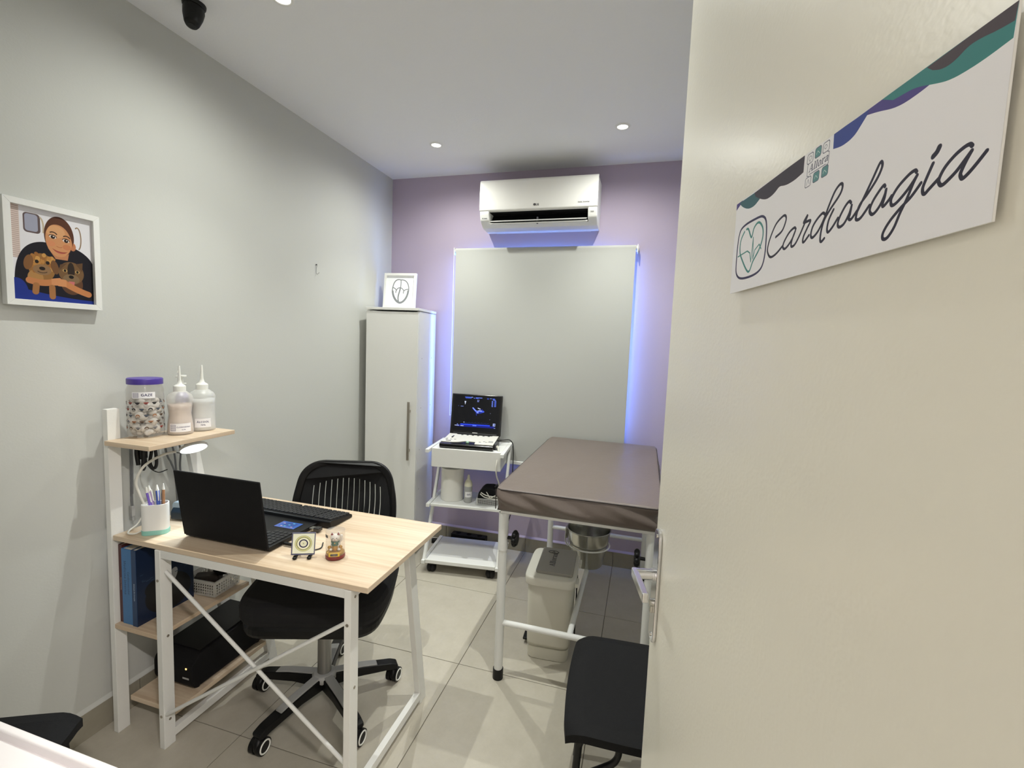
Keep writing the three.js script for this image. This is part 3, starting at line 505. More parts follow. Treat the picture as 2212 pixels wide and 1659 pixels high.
// a label bent round a round body, facing local +z
const wrapLabel = (r, h, y, a0, a1, map) => [new THREE.CylinderGeometry(r, r, h, 20, 1, true, a0, a1 - a0).translate(0, y, 0), std({ map, roughness: 0.7 })];
{
  const t = thing('gel_bottle', 'small clear gel bottle with white cap beside the paper roll', 'bottle', onCart(0.0, 0.4205, 0.02), CART_TURN + 0.4);
  mesh('bottle_body', lathe([[0.0001, 0], [0.024, 0], [0.026, 0.004], [0.026, 0.105], [0.024, 0.112]], 28), std({ color: '#a9aaa8', roughness: 0.3 }), t);
  mesh('cap', lathe([[0.026, 0.106], [0.026, 0.118], [0.02, 0.138], [0.012, 0.148], [0.01, 0.15], [0.0085, 0.166], [0.005, 0.178], [0.0001, 0.179]], 24), std({ color: '#d8d5bf', roughness: 0.5 }), t);
  mesh('label', ...wrapLabel(0.0264, 0.035, 0.055, -1.0, 1.0, label(0.052, 0.035, [['GEL', 90, 0.62]])), t);
}
function wireBasket(t, w, d, h, step, mat, r) {                      // open basket of crossing wires
  const side = (n, f, len) => { const g = []; for (let i = 0; i <= len / step; i++) g.push(bar(f(i * step - len / 2, 0), f(i * step - len / 2, h), r, 5)); for (let y = 0; y <= h + 1e-6; y += step) g.push(bar(f(-len / 2, y), f(len / 2, y), r, 5)); mesh(n, g, mat, t); };
  for (const s of [-1, 1]) { side('wire_side', (u, y) => [u, y, s * d / 2], w); side('wire_side', (u, y) => [s * w / 2, y, u], d); }
  const g = []; for (let i = 0; i <= w / step; i++) g.push(bar([i * step - w / 2, r, -d / 2], [i * step - w / 2, r, d / 2], r, 5)); mesh('wire_bottom', g, mat, t);
  mesh('rim', [bar([-w / 2, h, -d / 2], [w / 2, h, -d / 2], r * 2), bar([-w / 2, h, d / 2], [w / 2, h, d / 2], r * 2), bar([-w / 2, h, -d / 2], [-w / 2, h, d / 2], r * 2), bar([w / 2, h, -d / 2], [w / 2, h, d / 2], r * 2)], mat, t);
}
{
  const t = thing('wire_basket', 'small white wire mesh basket on the cart shelf beside the bed', 'basket', onCart(0.142, 0.4215, 0.0), CART_TURN);
  wireBasket(t, 0.15, 0.15, 0.046, 0.006, M.whiteMetal, 0.0006);
  const k = thing('clipper_case', 'black clipper case lying in the wire basket on the cart', 'case', onCart(0.137, 0.4245, 0.0), CART_TURN);
  mesh('case_body', exZ([[-0.066, 0], [0.066, 0], [0.069, 0.04], [0.062, 0.085], [0.025, 0.108], [-0.035, 0.104], [-0.06, 0.08], [-0.069, 0.04]], -0.055, 0.055, 0.006, 0.012), M.blackMatte, k);
  mesh('case_handle', tube([[0.035, 0.1, 0], [0.05, 0.118, 0.002], [0.064, 0.112, 0.004], [0.062, 0.07, 0]], 0.007, 24, 10), M.darkGrey, k);
  const c = thing('coiled_cable', 'loops of white cable lying over the black case on the cart', 'cable', onCart(0.137, 0.505, 0.006), CART_TURN);
  mesh('cable_strand', tube([[-0.05, -0.012, 0.052], [-0.02, -0.03, 0.056], [0.03, -0.036, 0.057], [0.07, -0.038, 0.053]], 0.0034, 30, 8), M.cableWhite, c);
  mesh('cable_strand', tube([[-0.045, -0.004, 0.05], [-0.01, -0.018, 0.056], [0.03, -0.022, 0.057], [0.075, -0.026, 0.053]], 0.0034, 30, 8), M.cableWhite, c);
  mesh('cable_strand', tube([[-0.02, 0.012, 0.04], [0.0, -0.01, 0.054], [0.018, -0.03, 0.061], [0.05, -0.012, 0.06]], 0.0028, 30, 8), M.cableWhite, c);
}
{ // on the floor behind the cart
  const t = thing('power_strip', 'black power strip on the floor behind the cart', 'power strip', [0.69, 0, 0.052], 0.0);
  mesh('housing', bx(-0.13, 0.13, 0.004, 0.082, -0.028, 0.028, 0.006), M.black, t);
  for (let k = 0; k < 3; k++) mesh('socket', bar([-0.08 + k * 0.08, 0.0815, 0], [-0.08 + k * 0.08, 0.0832, 0], 0.017, 20), M.blackMatte, t);
  for (const x of [-0.1, 0.1]) mesh('rubber_foot', bx(x - 0.015, x + 0.015, 0, 0.005, -0.02, 0.02, 0), M.black, t);
  const p = thing('power_plug', 'black plug and cable on the floor beside the wardrobe', 'plug', [0.45, 0, 0.09], 0.4);
  mesh('plug_body', bx(-0.03, 0.025, 0, 0.028, -0.016, 0.016, 0.006), M.black, p);
  mesh('cord', tube([[0.02, 0.014, 0], [0.05, 0.012, 0.01], [0.075, 0.005, 0.03], [0.06, 0.0045, 0.06]], 0.004, 30, 8), M.cable, p);
}

// ------------------------------------------------------------------ examination table, bucket, bin
{
  const t = thing('examination_table', 'white tubular examination table with brown vinyl mattress', 'bed', [1.588, 0, 0.676]);
  const hw = 0.3, hz = 0.558, r = 0.0185;
  // mattress: swelling sides, a seam round the top edge
  const W = 0.333, D = 0.592, y0 = 0.756, y1 = 0.852, nu = 120, rings = [[0.0, 0.985, 0.982], [0.08, 0.996, 0.994], [0.2, 1.0, 1.002], [0.32, 1.003, 1.007], [0.45, 1.004, 1.01], [0.58, 1.003, 1.009], [0.7, 1.001, 1.006], [0.82, 0.999, 1.002], [0.94, 0.997, 0.998], [1, 0.988, 0.99]];
  const edge = (k, sx, sz) => { const u = (k / nu) * 4, side = Math.floor(u) % 4, f = (u % 1) * 2 - 1, c = 0.035; const q = [[f, 1], [1, -f], [-f, -1], [-1, f]][side]; let x = q[0] * W * sx, z = q[1] * D * sz; const ex = Math.max(0, Math.abs(x) - (W - c)), ez = Math.max(0, Math.abs(z) - (D - c)), l = Math.hypot(ex, ez); if (ex > 0 && ez > 0 && l > c) { x = Math.sign(x) * (W - c + ex * c / l); z = Math.sign(z) * (D - c + ez * c / l); } return [x, z]; };
  const pos = [], idx = [], wrinkle = (x, y, z) => 0.011 * Math.sin(x * 17 + z * 6 + y * 46) * Math.sin(y * 24 + x * 9 + 1.2) + 0.004 * Math.sin((x + z) * 38 + y * 95);
  rings.forEach(([v, sx, sz]) => { for (let k = 0; k < nu; k++) { const [x, z] = edge(k, sx, sz), y = y0 + v * (y1 - y0), m = Math.sin(Math.PI * Math.min(1, Math.max(0, v))), q = m * wrinkle(x, y, z) / 0.33; pos.push(x * (1 + q), y, z * (1 + q * 0.5)); } });
  const R = rings.length; for (let a = 0; a < R - 1; a++) for (let k = 0; k < nu; k++) { const n = (k + 1) % nu, A = a * nu + k, B = a * nu + n, C = A + nu, E = B + nu; idx.push(A, B, C, B, E, C); }
  const inner = [0.97, 0.85, 0.6, 0.3]; let prev = (R - 1) * nu;
  inner.forEach((s) => { const st = pos.length / 3; for (let k = 0; k < nu; k++) { const [x, z] = edge(k, 0.988 * s, 0.99 * s); pos.push(x, y1 + 0.004 * (1 - s ** 4) + 0.0012 * Math.sin(x * 30 + z * 12), z); } for (let k = 0; k < nu; k++) { const n = (k + 1) % nu; idx.push(prev + k, prev + n, st + k, prev + n, st + n, st + k); } prev = st; });
  const cT = pos.length / 3; pos.push(0, y1 + 0.004, 0); for (let k = 0; k < nu; k++) idx.push(prev + k, prev + (k + 1) % nu, cT);
  const cB = pos.length / 3; pos.push(0, y0, 0); for (let k = 0; k < nu; k++) idx.push((k + 1) % nu, k, cB);
  const g = new THREE.BufferGeometry(); g.setAttribute('position', new THREE.Float32BufferAttribute(pos, 3)); g.setIndex(idx); g.computeVertexNormals(); uvm(g);
  const mt = mesh('mattress', g, M.vinyl, t, 'brown vinyl mattress');
  const seam = []; for (let k = 0; k < nu; k += 2) { const [x, z] = edge(k, 1.0, 1.0); seam.push([x * 0.9985, y1 - 0.0045, z * 0.999]); }
  mesh('seam', tube(seam, 0.0026, 200, 6, true), M.vinylSeam, mt);
  for (const s of [-1, 1]) mesh('corner_seam', bar([s * W * 0.992, y0 + 0.006, D * 0.986], [s * W * 0.992, y1 - 0.006, D * 0.99], 0.002, 6), M.vinylSeam, mt);
  mesh('platform', bx(-0.312, 0.312, 0.741, 0.756, -0.575, 0.575, 0.003), M.whiteLam, t);
  for (const sx of [-1, 1]) for (const sz of [-1, 1]) {
    const l = mesh('leg', [bar([sx * hw, 0.02, sz * hz], [sx * hw, 0.6, sz * hz], r, 20), bar([sx * hw, 0.58, sz * hz], [sx * hw, 0.742, sz * hz], r + 0.0025, 20)], M.whiteMetal, t);
    mesh('rubber_foot', cyl(sx * hw, 0, sz * hz, 0.0225, 0.045, 0.0225, 20), M.black, l);
    if (sz > 0) { const s = -sx; mesh('clamp_knob', [bar([sx * hw + s * 0.017, 0.634, hz], [sx * hw + s * 0.04, 0.634, hz], 0.007), ...Array.from({ length: 7 }, (_, k) => ell(sx * hw + s * 0.052, 0.634 + 0.024 * Math.sin(k * 0.8976), hz + 0.024 * Math.cos(k * 0.8976), 0.011, 0.0115, 0.0115, 10, 8)), bar([sx * hw + s * 0.041, 0.634, hz], [sx * hw + s * 0.063, 0.634, hz], 0.026, 20)], M.black, l, 'black star-shaped clamp knob'); }
  }
  for (const sz of [-1, 1]) mesh('cross_bar', bar([-hw, 0.255, sz * hz], [hw, 0.255, sz * hz], 0.0125, 16), M.whiteMetal, t);
  mesh('long_bar', bar([0, 0.255, -hz], [0, 0.255, hz], 0.0125, 16), M.whiteMetal, t);
  const ring = new THREE.TorusGeometry(0.1135, 0.0042, 10, 40).rotateX(Math.PI / 2).translate(-0.005, 0.375, -0.106);
  mesh('bucket_ring', [ring, pipe([[-0.005, 0.375, -0.218], [-0.005, 0.375, -0.256], [0, 0.26, -0.256]], 0.006, 0.03)], M.whiteMetal, t, 'white ring bracket for the bucket');
}
{
  const t = thing('steel_bucket', 'stainless steel bucket held in a ring under the examination table', 'bucket', [1.583, 0.262, 0.57]);
  mesh('bucket_wall', lathe([[0.0001, 0.003], [0.074, 0.003], [0.077, 0], [0.08, 0.004], [0.104, 0.12], [0.111, 0.15], [0.115, 0.2], [0.118, 0.203], [0.121, 0.2], [0.119, 0.196], [0.113, 0.198], [0.109, 0.152], [0.102, 0.122], [0.078, 0.006], [0.0001, 0.005]], 48), M.steel, t);
  mesh('handle_lug', bx(-0.128, -0.112, 0.13, 0.19, -0.016, 0.016, 0.004), M.steel, t);
  mesh('bail_handle', tube([[-0.122, 0.175, 0.0], [-0.124, 0.15, 0.03], [-0.118, 0.125, 0.05], [-0.1, 0.112, 0.072]], 0.003, 24, 8), M.steel, t);
}
{
  const t = thing('pedal_bin', 'beige plastic pedal bin with grey lid under the examination table', 'bin', [1.458, 0, 0.925], 0.06);
  const rect = (w, d) => [[-w, -d], [w, -d], [w, d], [-w, d]];
  const loft = (lv, m) => { const pos = [], idx = [], N = 64; lv.forEach(([y, w, d, c]) => { for (let k = 0; k < N; k++) { const a = k / N * Math.PI * 2, q = c || 5, x = Math.sign(Math.cos(a)) * Math.abs(Math.cos(a)) ** (2 / q) * w, z = Math.sign(Math.sin(a)) * Math.abs(Math.sin(a)) ** (2 / q) * d; pos.push(x, y, z); } }); for (let i = 0; i < lv.length - 1; i++) for (let k = 0; k < N; k++) { const n = (k + 1) % N, A = i * N + k, B = i * N + n; idx.push(A, A + N, B, B, A + N, B + N); } const g = new THREE.BufferGeometry(); g.setAttribute('position', new THREE.Float32BufferAttribute(pos, 3)); g.setIndex(idx); g.computeVertexNormals(); return uvm(g); };
  mesh('bin_body', loft([[0.062, 0.0, 0.0, 7], [0.062, 0.1, 0.138, 7], [0.08, 0.101, 0.139, 7], [0.37, 0.106, 0.145, 7], [0.372, 0.0, 0.0, 7]]), M.binBody, t);
  mesh('bin_foot', loft([[0.0, 0.0, 0.0, 7], [0.0, 0.094, 0.131, 7], [0.004, 0.096, 0.133, 7], [0.058, 0.0985, 0.1365, 7], [0.061, 0.096, 0.134, 7], [0.063, 0, 0, 7]]), M.binBody, t);
  const lid = mesh('lid', loft([[0.366, 0.108, 0.148, 7], [0.363, 0.116, 0.156, 7], [0.392, 0.118, 0.158, 7], [0.404, 0.112, 0.152, 7], [0.408, 0.0, 0.0, 7]]), M.binLid, t);
  const flap = mesh('lid_flap', exY([[-0.07, 0.118], [0.1, 0.122], [0.102, -0.142], [-0.07, -0.138]], 0.405, 0.418, 0.003, 0.014), M.binFlap, lid, 'grey flap in the lid');
  mesh('flap_emblem', [...[0, 1].map(() => new THREE.TorusGeometry(0.02, 0.0014, 6, 30).scale(1.2, 0.75, 1)), words('A', 0.018, 0.0006, fontSerif).translate(0, -0.008, 0)].map((g) => g.rotateX(-Math.PI / 2).translate(-0.012, 0.4185, -0.09)), M.darkGrey, flap);
  mesh('flap_lettering', words('Alloran', 0.026, 0.0006, fontSerif).rotateZ(Math.PI / 2).rotateX(-Math.PI / 2).translate(0.01, 0.4182, -0.01), M.darkGrey, flap);
  for (const z of [-0.09, 0.1]) mesh('hinge', bx(0.112, 0.128, 0.366, 0.384, z - 0.03, z + 0.03, 0.003), M.binLid, t);
  mesh('pedal', bx(-0.13, -0.095, 0.018, 0.03, -0.03, 0.04, 0.004), M.black, t, 'black pedal');
  mesh('lid_lifter', bx(0.112, 0.118, 0.06, 0.36, -0.006, 0.006, 0.001), M.black, t);
}

// ------------------------------------------------------------------ chairs
function visitorChair(label, pos, turn) {                            // seat faces local +z
  const t = thing('visitor_chair', label, 'chair', pos, turn);
  // moulded seat: a slightly dished sheet with a rolled front edge
  const nx = 24, nz = 24, pos3 = [], idx = [], W = 0.218, D = 0.205, th = 0.022;
  const half = (v) => W * (1 - 0.025 * v * v);
  const yAt = (u, v) => 0.452 - 0.012 * (1 - u * u) * (1 - v * v) - (v > 0.7 ? 0.018 * ((v - 0.7) / 0.3) ** 2 : 0) - 0.01 * Math.max(0, Math.abs(u) - 0.85) / 0.15;
  const grid = (top) => { const st = pos3.length / 3; for (let j = 0; j <= nz; j++) for (let i = 0; i <= nx; i++) { const u = i / nx * 2 - 1, v = j / nz * 2 - 1, c = 0.02 * Math.max(0, Math.abs(u) - 0.8) / 0.2 * Math.max(0, Math.abs(v) - 0.8) / 0.2; pos3.push(u * half(v) * (1 - c), yAt(u, v) - (top ? 0 : th), v * D * (1 - c) + 0.012 * (1 - u * u) * (v > 0 ? v : 0)); } return st; };
  const a = grid(true), b = grid(false), N = nx + 1;
  for (let j = 0; j < nz; j++) for (let i = 0; i < nx; i++) { const p = j * N + i; idx.push(a + p, a + p + N, a + p + 1, a + p + 1, a + p + N, a + p + N + 1, b + p, b + p + 1, b + p + N, b + p + 1, b + p + N + 1, b + p + N); }
  const rim = []; for (let i = 0; i < nx; i++) rim.push(i); for (let j = 0; j < nz; j++) rim.push(j * N + nx); for (let i = nx; i > 0; i--) rim.push(nz * N + i); for (let j = nz; j > 0; j--) rim.push(j * N);
  rim.forEach((p, k) => { const q = rim[(k + 1) % rim.length]; idx.push(a + p, a + q, b + p, a + q, b + q, b + p); });
  const g = new THREE.BufferGeometry(); g.setAttribute('position', new THREE.Float32BufferAttribute(pos3, 3)); g.setIndex(idx);
  const gn = g.toNonIndexed(); gn.computeVertexNormals(); uvm(gn);
  mesh('seat', gn, M.blackMatte, t, 'black moulded plastic seat');
  for (const s of [-1, 1]) {
    mesh('front_leg', pipe([[s * 0.185, 0.425, -0.1], [s * 0.19, 0.415, 0.165], [s * 0.195, 0.0, 0.19]], 0.0105, 0.025), M.black, t);
    mesh('rear_leg', pipe([[s * 0.185, 0.415, 0.1], [s * 0.188, 0.395, -0.14], [s * 0.19, 0.0, -0.2]], 0.0105, 0.03), M.black, t);
    mesh('leg_brace', pipe([[s * 0.18, 0.424, 0.06], [s * 0.182, 0.36, 0.062], [s * 0.191, 0.29, 0.176]], 0.009, 0.03), M.black, t);
    mesh('back_post', pipe([[s * 0.185, 0.415, -0.12], [s * 0.182, 0.44, -0.205], [s * 0.165, 0.78, -0.228]], 0.0105, 0.03), M.black, t);
  }
  mesh('under_bracket', bx(-0.19, 0.19, 0.405, 0.42, -0.02, 0.02, 0.003), M.black, t);
  const back = exZ([[-0.175, 0], [0.175, 0], [0.19, 0.14], [0.165, 0.29], [-0.165, 0.29], [-0.19, 0.14]], -0.008, 0.008, 0.004, 0.06).rotateX(-0.07).translate(0, 0.52, -0.208);
  mesh('backrest', back, M.blackMatte, t);
  return t;
}
visitorChair('black plastic visitor chair standing between the open door and the examination table', [1.868, 0, 1.695], -Math.PI / 2 + 0.05);
visitorChair('black plastic visitor chair beside the white side table by the left wall', [0.372, 0, 2.542], 2.05);
{
  const t = thing('office_chair', 'black mesh-back swivel office chair behind the wooden desk', 'chair', [0.668, 0, 1.578], 0.33);
  const turn = 0.33;
  // five-armed base
  for (let k = 0; k < 5; k++) {
    const world = 1.763 - k * 1.2566, a = Math.PI / 2 - world - turn;          // heading of the arm, 0 = local +z
    const prof = [[0.0, 0.062], [0.12, 0.072], [0.25, 0.062], [0.285, 0.054], [0.292, 0.075], [0.262, 0.088], [0.15, 0.106], [0.0, 0.118]];
    const arm = mesh('base_arm', exX(prof.map(([z, y]) => [z, y]), -0.021, 0.021, 0.004, 0.01).rotateY(a), M.black, t, 'black base arm');
    mesh('arm_inlay', exX([[0.02, 0.112], [0.02, 0.123], [0.15, 0.1105], [0.2, 0.102], [0.206, 0.095], [0.15, 0.1]], -0.0165, 0.0165, 0.003).rotateY(a), M.greyPlastic, arm, 'silver grey inlay strip');
    const x = Math.sin(a) * 0.276, z = Math.cos(a) * 0.276, ax = V(1, 0, 0).applyAxisAngle(V(0, 1, 0), -turn);
    const cs = mesh('caster', [cyl(x, 0.03, z, 0.008, 0.03), ell(x, 0.034, z, 0.021, 0.03, 0.03, 16, 12)], M.black, t);
    for (const s of [-1, 1]) {
      const c = V(x, 0.0285, z).addScaledVector(ax, s * 0.014);
      const w = mesh('wheel', bar([c.x - ax.x * 0.009, c.y, c.z - ax.z * 0.009], [c.x + ax.x * 0.009, c.y, c.z + ax.z * 0.009], 0.0285, 28), M.black, cs);
      const tor = new THREE.TorusGeometry(0.0215, 0.0028, 8, 32); tor.applyQuaternion(new THREE.Quaternion().setFromUnitVectors(V(0, 0, 1), ax)); const q = c.clone().addScaledVector(ax, s * 0.0095);
      mesh('wheel_ring', tor.translate(q.x, q.y, q.z), M.capWhite, w, 'white ring on the wheel');
    }
  }
  mesh('base_hub', lathe([[0.0001, 0.085], [0.034, 0.085], [0.046, 0.098], [0.046, 0.116], [0.034, 0.126], [0.0001, 0.126]], 28), M.greyPlastic, t, 'silver grey hub');
  mesh('gas_lift', cyl(0, 0.12, 0, 0.0265, 0.155, 0.0255, 28), std({ color: '#9a9996', metalness: 0.85, roughness: 0.35 }), t, 'grey metal lift cylinder');
  mesh('lift_piston', cyl(0, 0.275, 0, 0.02, 0.13, 0.02, 20), M.black, t);
  mesh('tilt_mechanism', bx(-0.07, 0.07, 0.362, 0.41, -0.13, 0.09, 0.01), M.black, t);
  // seat: thick cushion on a shell, front edge rolled down
  const outline = [[-0.245, 0.215, 0.1], [0.245, 0.215, 0.1], [0.268, 0.0, 0.1], [0.245, -0.275, 0.1], [-0.245, -0.275, 0.1], [-0.268, 0.0, 0.1]];
  mesh('seat_shell', exY(outline.map(([x, z, r]) => [x * 0.96, z * 0.96, r]), 0.385, 0.44, 0.018, 0.1), M.black, t);
  mesh('seat_cushion', exY(outline, 0.43, 0.515, 0.026, 0.1), M.blackFabric, t, 'black fabric seat cushion');
  // backrest: frame with slots between the ribs, curved round the sitter
  const bend = (g) => { const p = g.attributes.position; for (let i = 0; i < p.count; i++) { const x = p.getX(i), y = p.getY(i); p.setZ(i, p.getZ(i) + 1.0 * x * x - 0.255 - 0.19 * (y - 0.5) + 0.35 * (y - 0.66) ** 2); } g.computeVertexNormals(); return uvm(g); };
  const outer = [[-0.19, 0.46, 0.06], [0.19, 0.46, 0.06], [0.222, 0.6, 0.08], [0.228, 0.72, 0.1], [0.19, 0.9, 0.1], [-0.19, 0.9, 0.1], [-0.228, 0.72, 0.1], [-0.222, 0.6, 0.08]];
  const panelS = shapeOf(outer.map(([x, y, r]) => [x * 0.93, 0.7 + (y - 0.7) * 0.94, r]), 0.08);
  for (let k = 0; k < 13; k++) {
    const u = (k - 6) / 6, h = new THREE.Path(), w = 0.0022, N = 10, L = [], Rr = [];
    for (let j = 0; j <= N; j++) { const y = 0.545 + j / N * (0.275 - 0.03 * u * u), x = u * (0.125 + 0.02 * (j / N)) + 0.012 * u * Math.sin(j / N * Math.PI); L.push([x - w, y]); Rr.push([x + w, y]); }
    [...L, ...Rr.reverse()].forEach((p, i) => (i ? h.lineTo(...p) : h.moveTo(...p))); h.closePath(); panelS.holes.push(h);
  }
  mesh('back_panel', bend(extrude(panelS, 0.006, 0, 10)), M.blackFabric, t, 'black slotted mesh back panel');
  const ringS = shapeOf(outer, 0.08), hole = new THREE.Path(shapeOf(outer.map(([x, y, r]) => [x * 0.87, 0.7 + (y - 0.7) * 0.88, r * 0.9]), 0.08).getPoints(10).reverse()); ringS.holes.push(hole);
  mesh('back_frame', bend(extrude(ringS, 0.022, 0.005, 14).translate(0, 0, -0.008)), M.black, t, 'black plastic back frame');
  mesh('back_support', [tube([[-0.06, 0.4, -0.1], [-0.07, 0.41, -0.24], [-0.09, 0.47, -0.285], [-0.1, 0.57, -0.282]], 0.014, 30, 10), tube([[0.06, 0.4, -0.1], [0.07, 0.41, -0.24], [0.09, 0.47, -0.285], [0.1, 0.57, -0.282]], 0.014, 30, 10)], M.black, t);
}

// ------------------------------------------------------------------ desk with shelves
{
  const t = thing('shelf_desk', 'light wood desk with white legs, crossed rods and built-in side shelves', 'desk', [0, 0, 0]);
  const zr = (y) => 1.475 + 0.183 * y;                                  // rear legs lean forward as they rise
  mesh('desktop', bx(0.085, 1.095, 0.717, 0.735, 1.438, 1.94, 0.0015), M.wood, t, 'light wood top');
  mesh('upper_shelf', bx(0.083, 0.285, 1.054, 1.07, 1.625, 1.955, 0.0015), M.wood, t, 'light wood upper shelf');
  mesh('middle_shelf', bx(0.083, 0.28, 0.397, 0.413, 1.56, 1.943, 0.0015), M.wood, t, 'light wood middle shelf');
  mesh('bottom_shelf', bx(0.083, 0.3, 0.095, 0.113, 1.46, 1.9, 0.0015), M.wood, t, 'light wood bottom shelf');
  const bolt = (parent, x, y, z) => mesh('bolt', bar([x - 0.001, y, z], [x + 0.0015, y, z], 0.0045, 10), M.brushed, parent);
  const boltF = (parent, x, y, z) => mesh('bolt', bar([x, y, z - 0.001], [x, y, z + 0.0015], 0.005, 10), M.brushed, parent);
  const frame = (x0, x1, top, foot) => {
    const f = mesh('leg', bx(x0, x1, 0, top, 1.903, 1.943, 0.0015), M.whiteLam, t);
    mesh('leg', exX([[zr(0) - 0.045, 0], [zr(0), 0], [zr(top), top], [zr(top) - 0.045, top]], x0, x1, 0.0012), M.whiteLam, t);
    if (foot) mesh('foot_rail', bx(x0, x1, 0.022, 0.052, zr(0.04) - 0.004, 1.904, 0.0012), M.whiteLam, t);
    if (top < 0.8) mesh('side_rail', bx(x0, x1, 0.687, 0.7165, zr(0.7) - 0.004, 1.904, 0.0012), M.whiteLam, t);
    return f;
  };
  frame(0.06, 0.0825, 1.175, false);
  const l = frame(0.28, 0.3025, 0.7165, true), r = frame(1.018, 1.0405, 0.7165, true);
  for (const y of [0.61, 0.12]) { boltF(l, 0.291, y, 1.943); boltF(r, 1.029, y, 1.943); }
  for (const y of [0.405, 0.1, 0.69]) { bolt(l, 0.3025, y, 1.922); bolt(r, 1.0405, y, 1.922); }
  mesh('front_rail', bx(0.3025, 1.018, 0.689, 0.7165, 1.918, 1.94, 0.0012), M.whiteLam, t);
  mesh('rear_rail', bx(0.3025, 1.018, 0.689, 0.7165, 1.575, 1.597, 0.0012), M.whiteLam, t);
  mesh('cross_rod', [bar([0.303, 0.636, 1.924], [1.02, 0.145, 1.924], 0.0062)], M.whiteMetal, t);
  mesh('cross_rod', [bar([0.303, 0.125, 1.934], [1.02, 0.612, 1.934], 0.0062)], M.whiteMetal, t);
}
{ // table top by the doorway
  const t = thing('side_table', 'white side table with grooved edge just inside the doorway', 'table', [0.89, 0, 2.685]);
  mesh('tabletop', [bx(-0.27, 0.27, 0.69, 0.72, -0.143, -0.129, 0.004), bx(-0.27, 0.27, 0.69, 0.702, -0.13, -0.116, 0), bx(-0.27, 0.27, 0.69, 0.72, -0.117, 0.14, 0.004)], M.whiteTable, t);
  for (const sx of [-1, 1]) for (const z of [-0.115, 0.115]) mesh('leg', bx(sx * 0.24 - 0.018, sx * 0.24 + 0.018, 0, 0.69, z - 0.018, z + 0.018, 0.002), M.whiteTable, t);
}

// ------------------------------------------------------------------ things on the desk
const TOP = 0.735;
{
  const t = thing('laptop', 'open black laptop seen from behind its lid on the desk', 'laptop', [0.495, TOP, 1.745]);
  mesh('base', [exX([[-0.118, 0.004], [0.116, 0.004], [0.118, 0.012], [0.116, 0.019], [-0.118, 0.016]], -0.178, 0.178, 0.002, 0.004), ...[[-0.15, -0.1], [0.15, -0.1], [-0.15, 0.1], [0.15, 0.1]].map(([x, z]) => cyl(x, 0, z, 0.008, 0.005))], M.black, t);
  const kb = [];
  const deckY = (z) => 0.016 + (z + 0.118) / 0.234 * 0.003;
  for (let r = 0; r < 6; r++) for (let k = 0; k < 18; k++) {
    if (r === 5 && k > 3 && k < 9) continue;
    const x = 0.158 - k * 0.0186, z = 0.092 - r * 0.0178;
    mesh('key', bx(x - 0.0078, x + 0.0078, deckY(z), deckY(z) + 0.0028, z - 0.0074, z + 0.0074, 0.001, 1), M.blackKey, t);
  }
  mesh('key', bx(-0.034, 0.048, deckY(0.003), deckY(0.003) + 0.0028, 0.003 - 0.0074, 0.003 + 0.0074, 0.001, 1), M.blackKey, t);
  const pad = canvasTex(256, 160, (g) => { g.fillStyle = '#2f6fd0'; g.fillRect(0, 0, 256, 160); g.fillStyle = '#5f7fd8'; g.fillRect(0, 0, 256, 26); g.fillRect(228, 0, 28, 160); g.fillStyle = '#1f55b0'; g.fillRect(40, 50, 150, 90); for (const [x, y, c] of [[60, 40, '#e8b9c8'], [120, 84, '#5fe0f0'], [96, 130, '#6ff0ff'], [190, 40, '#f2d8dc'], [206, 110, '#f6d0d8'], [150, 44, '#7fe8d8']]) { g.fillStyle = c; g.beginPath(); g.ellipse(x, y, 15, 9, 0, 0, 7); g.fill(); } });
  mesh('touch_screen', bx(0.055, 0.145, 0.0165, 0.0178, -0.085, -0.03, 0.0004, 1), M.black, t);
  mesh('touch_screen_image', new THREE.PlaneGeometry(0.086, 0.051).rotateX(-Math.PI / 2).rotateY(Math.PI).translate(0.1, 0.0181, -0.0575), std({ color: '#000000', roughness: 0.3, emissiveMap: pad, emissive: new THREE.Color(1, 1, 1), emissiveIntensity: 0.75 }), t, 'lit blue touchpad screen');
  const lid = mesh('lid', bx(-0.178, 0.178, 0, 0.238, -0.004, 0.004, 0.003, 2).rotateX(0.145).translate(0, 0.012, 0.119), M.blackMatte, t, 'black matte lid');
  mesh('display', new THREE.PlaneGeometry(0.336, 0.195).rotateY(Math.PI).translate(0, 0.128, -0.0042).rotateX(0.145).translate(0, 0.012, 0.119), std({ color: '#05070d', roughness: 0.2, emissive: new THREE.Color(0.1, 0.25, 0.6), emissiveIntensity: 0.25 }), lid);
}
{
  const t = thing('keyboard', 'long black computer keyboard behind the laptop on the desk', 'keyboard', [0.512, TOP, 1.563], -0.02);
  mesh('case', exX([[-0.068, 0.002], [0.064, 0.004], [0.066, 0.028], [0.058, 0.031], [-0.066, 0.014]], -0.222, 0.222, 0.0025, 0.004), M.black, t);
  const y = (z) => 0.0145 + (z + 0.066) / 0.124 * 0.0165;
  for (let r = 0; r < 6; r++) for (let k = 0; k < 22; k++) {
    const x = 0.208 - k * 0.0196 - (k > 3 ? 0.003 : 0), z = 0.047 - r * 0.0192; if (r === 5 && k > 10 && k < 17) continue;
    mesh('key', bx(x - 0.0082, x + 0.0082, y(z) - 0.002, y(z) + 0.006, z - 0.0082, z + 0.0082, 0.0016, 1), M.blackKey, t);
  }
  mesh('space_bar', bx(-0.125, -0.012, y(-0.049) - 0.002, y(-0.049) + 0.006, -0.0572, -0.0408, 0.0016, 1), M.blackKey, t);
  for (const x of [-0.19, 0.19]) mesh('rubber_foot', bx(x - 0.02, x + 0.02, 0, 0.006, 0.045, 0.06, 0.001), M.black, t);
  mesh('rubber_foot', bx(-0.2, 0.2, 0, 0.003, -0.066, -0.05, 0), M.black, t);
}
